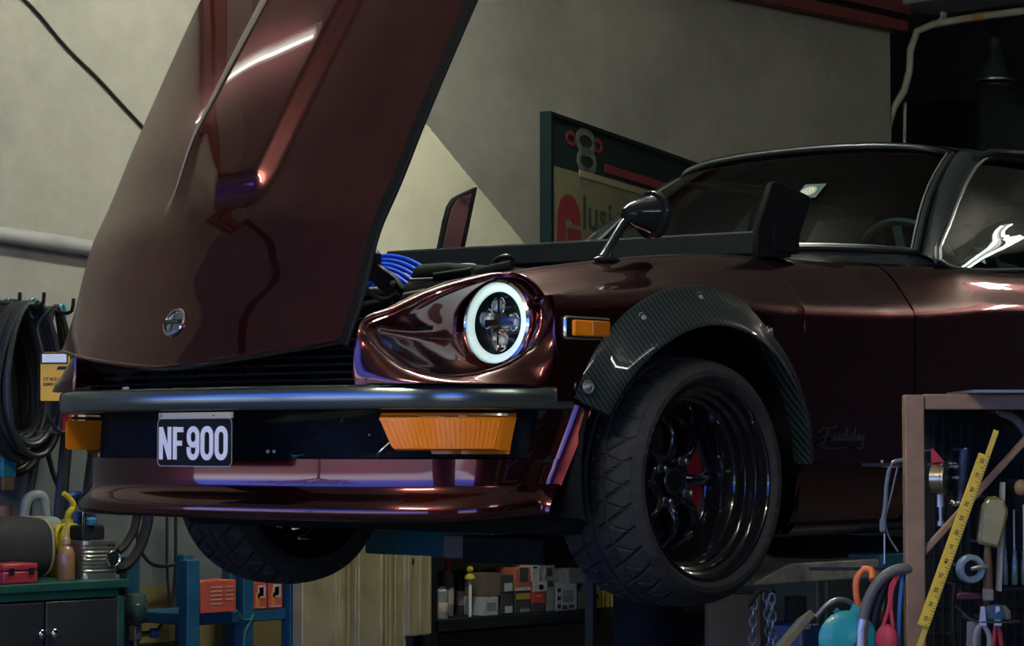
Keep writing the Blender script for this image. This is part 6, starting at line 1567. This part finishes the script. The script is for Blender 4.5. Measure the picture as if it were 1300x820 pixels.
MB().tube(spline([A_(1036, 783, dH), A_(1050, 768, dH), A_(1066, 761, dH), A_(1082, 766, dH), A_(1092, 780, dH), A_(1094, 722, dH)][:5], 24), 0.0055, 8).build('handle', M('grey_handle', (0.09, 0.10, 0.11), 0.35, 0.4), t)
MB().tube(spline([A_(1092, 780, dH), A_(1088, 750, dH), A_(1096, 722, dH)], 12), 0.003, 6).build('hanging_wire', STEEL, t)
# chains, carton, planks deeper under the sill
def chain(px, py0, py1, d, label, sway=0):
    t2 = hung('hanging_chain', label, 'chain', px, py1, d)
    n_ = int((py1 - py0) / 11) + 1; mb = MB()
    for k in range(n_):
        c_ = A_(px + sway * k / n_, py0 + 11 * k + 5, d); ax_ = RX if k % 2 == 0 else RN
        pts = [c_ + ax_ * 0.0075 * math.cos(a) + RZ * 0.0135 * math.sin(a) for a in np.linspace(0, 2 * PI, 15)[:-1]]
        mb.tube(pts, 0.0024, 6, closed=True)
    mb.build('links', M('chain_steel', (0.16, 0.20, 0.22), 0.35, 0.8) if 'chain_steel' not in bpy.data.materials else bpy.data.materials['chain_steel'], t2)
    return t2
dC = 5.6
r1 = chain(957, 762, 850, dC, 'leftmost steel chain hanging below the bare lift arm', -3)
r2 = chain(973, 752, 850, dC, 'middle steel chain hanging below the bare lift arm', 6)
r3 = chain(980, 756, 850, dC - 0.03, 'rightmost steel chain hanging below the bare lift arm', 4)
t = hung('chain_stand', 'dark stand with a hooked bar that carries the steel chains', 'stand', 966, 1100, dC)
q = A_(966, 745, dC + 0.05)
MB().tube(spline([A_(950, 770, dC), A_(962, 752, dC), A_(972, 748, dC), A_(982, 752, dC - 0.02)], 16), 0.006, 8).build('hook_bar', DARK, t)
MB().bar((q[0], q[1], 0), q, 0.03, 0.03).build('upright', DARK, t); MB().bar(q, A_(968, 748, dC), 0.012, 0.012).build('arm', DARK, t)
MB().box((q[0], q[1], 0.015), (0.3, 0.3, 0.03)).build('foot', DARK, t)
dB = 6.9
p = A_(930, 752, dB); xx = p
t = thing('cardboard_box', (xx[0], xx[1], 0), 'tall olive brown cardboard box standing below the near front tyre', 'box')
w_ = 0.13
MB().box((xx[0], xx[1], xx[2] / 2), (w_ * 1.1, w_, xx[2]), (RX, -RN, RZ)).build('body', M('olive_cardboard', (0.20, 0.15, 0.07), 0.85, var=0.15), t, bevel=0.003)
MB().box((xx[0], xx[1], xx[2] + 0.001), (w_ * 1.1, 0.03, 0.002), (RX, -RN, RZ)).build('tape', M('tape_tan', (0.26, 0.20, 0.11), 0.4), t)
t = thing('grey_plank', (A_(1003, 850, 5.5)[0], A_(1003, 850, 5.5)[1], 0), 'pale grey plank leaning right of the steel chains', 'plank')
a, b2 = A_(1024, 783, 5.55), A_(985, 830, 5.45)
dn_ = unit(b2 - a); b2 = a + dn_ * (a[2] / abs(dn_[2]) - 0.002)
MB().bar(a, b2, 0.018, 0.05, RN).build('board', M('grey_timber', (0.17, 0.165, 0.12), 0.8, var=0.3, vscale=20), t, bevel=0.002)
MB().box(a + RN * 0.012 - RZ * 0.02, (0.012, 0.002, 0.012), (RX, -RN, RZ)).build('nail_plate', STEEL, t)
p = A_(1010, 772, 6.4)
t = thing('blue_jack', (p[0], p[1], 0), 'dark blue bottle jack column standing in the shade under the sill', 'jack')
MB().box((p[0], p[1], p[2] * 0.48), (0.10, 0.08, p[2] * 0.96)).build('body', M('deep_blue_enamel', (0.008, 0.03, 0.10), 0.4), t, bevel=0.008)
MB().cyl((p[0], p[1], p[2] * 0.95), (p[0], p[1], p[2] + 0.03), 0.028).build('ram', DARK, t)
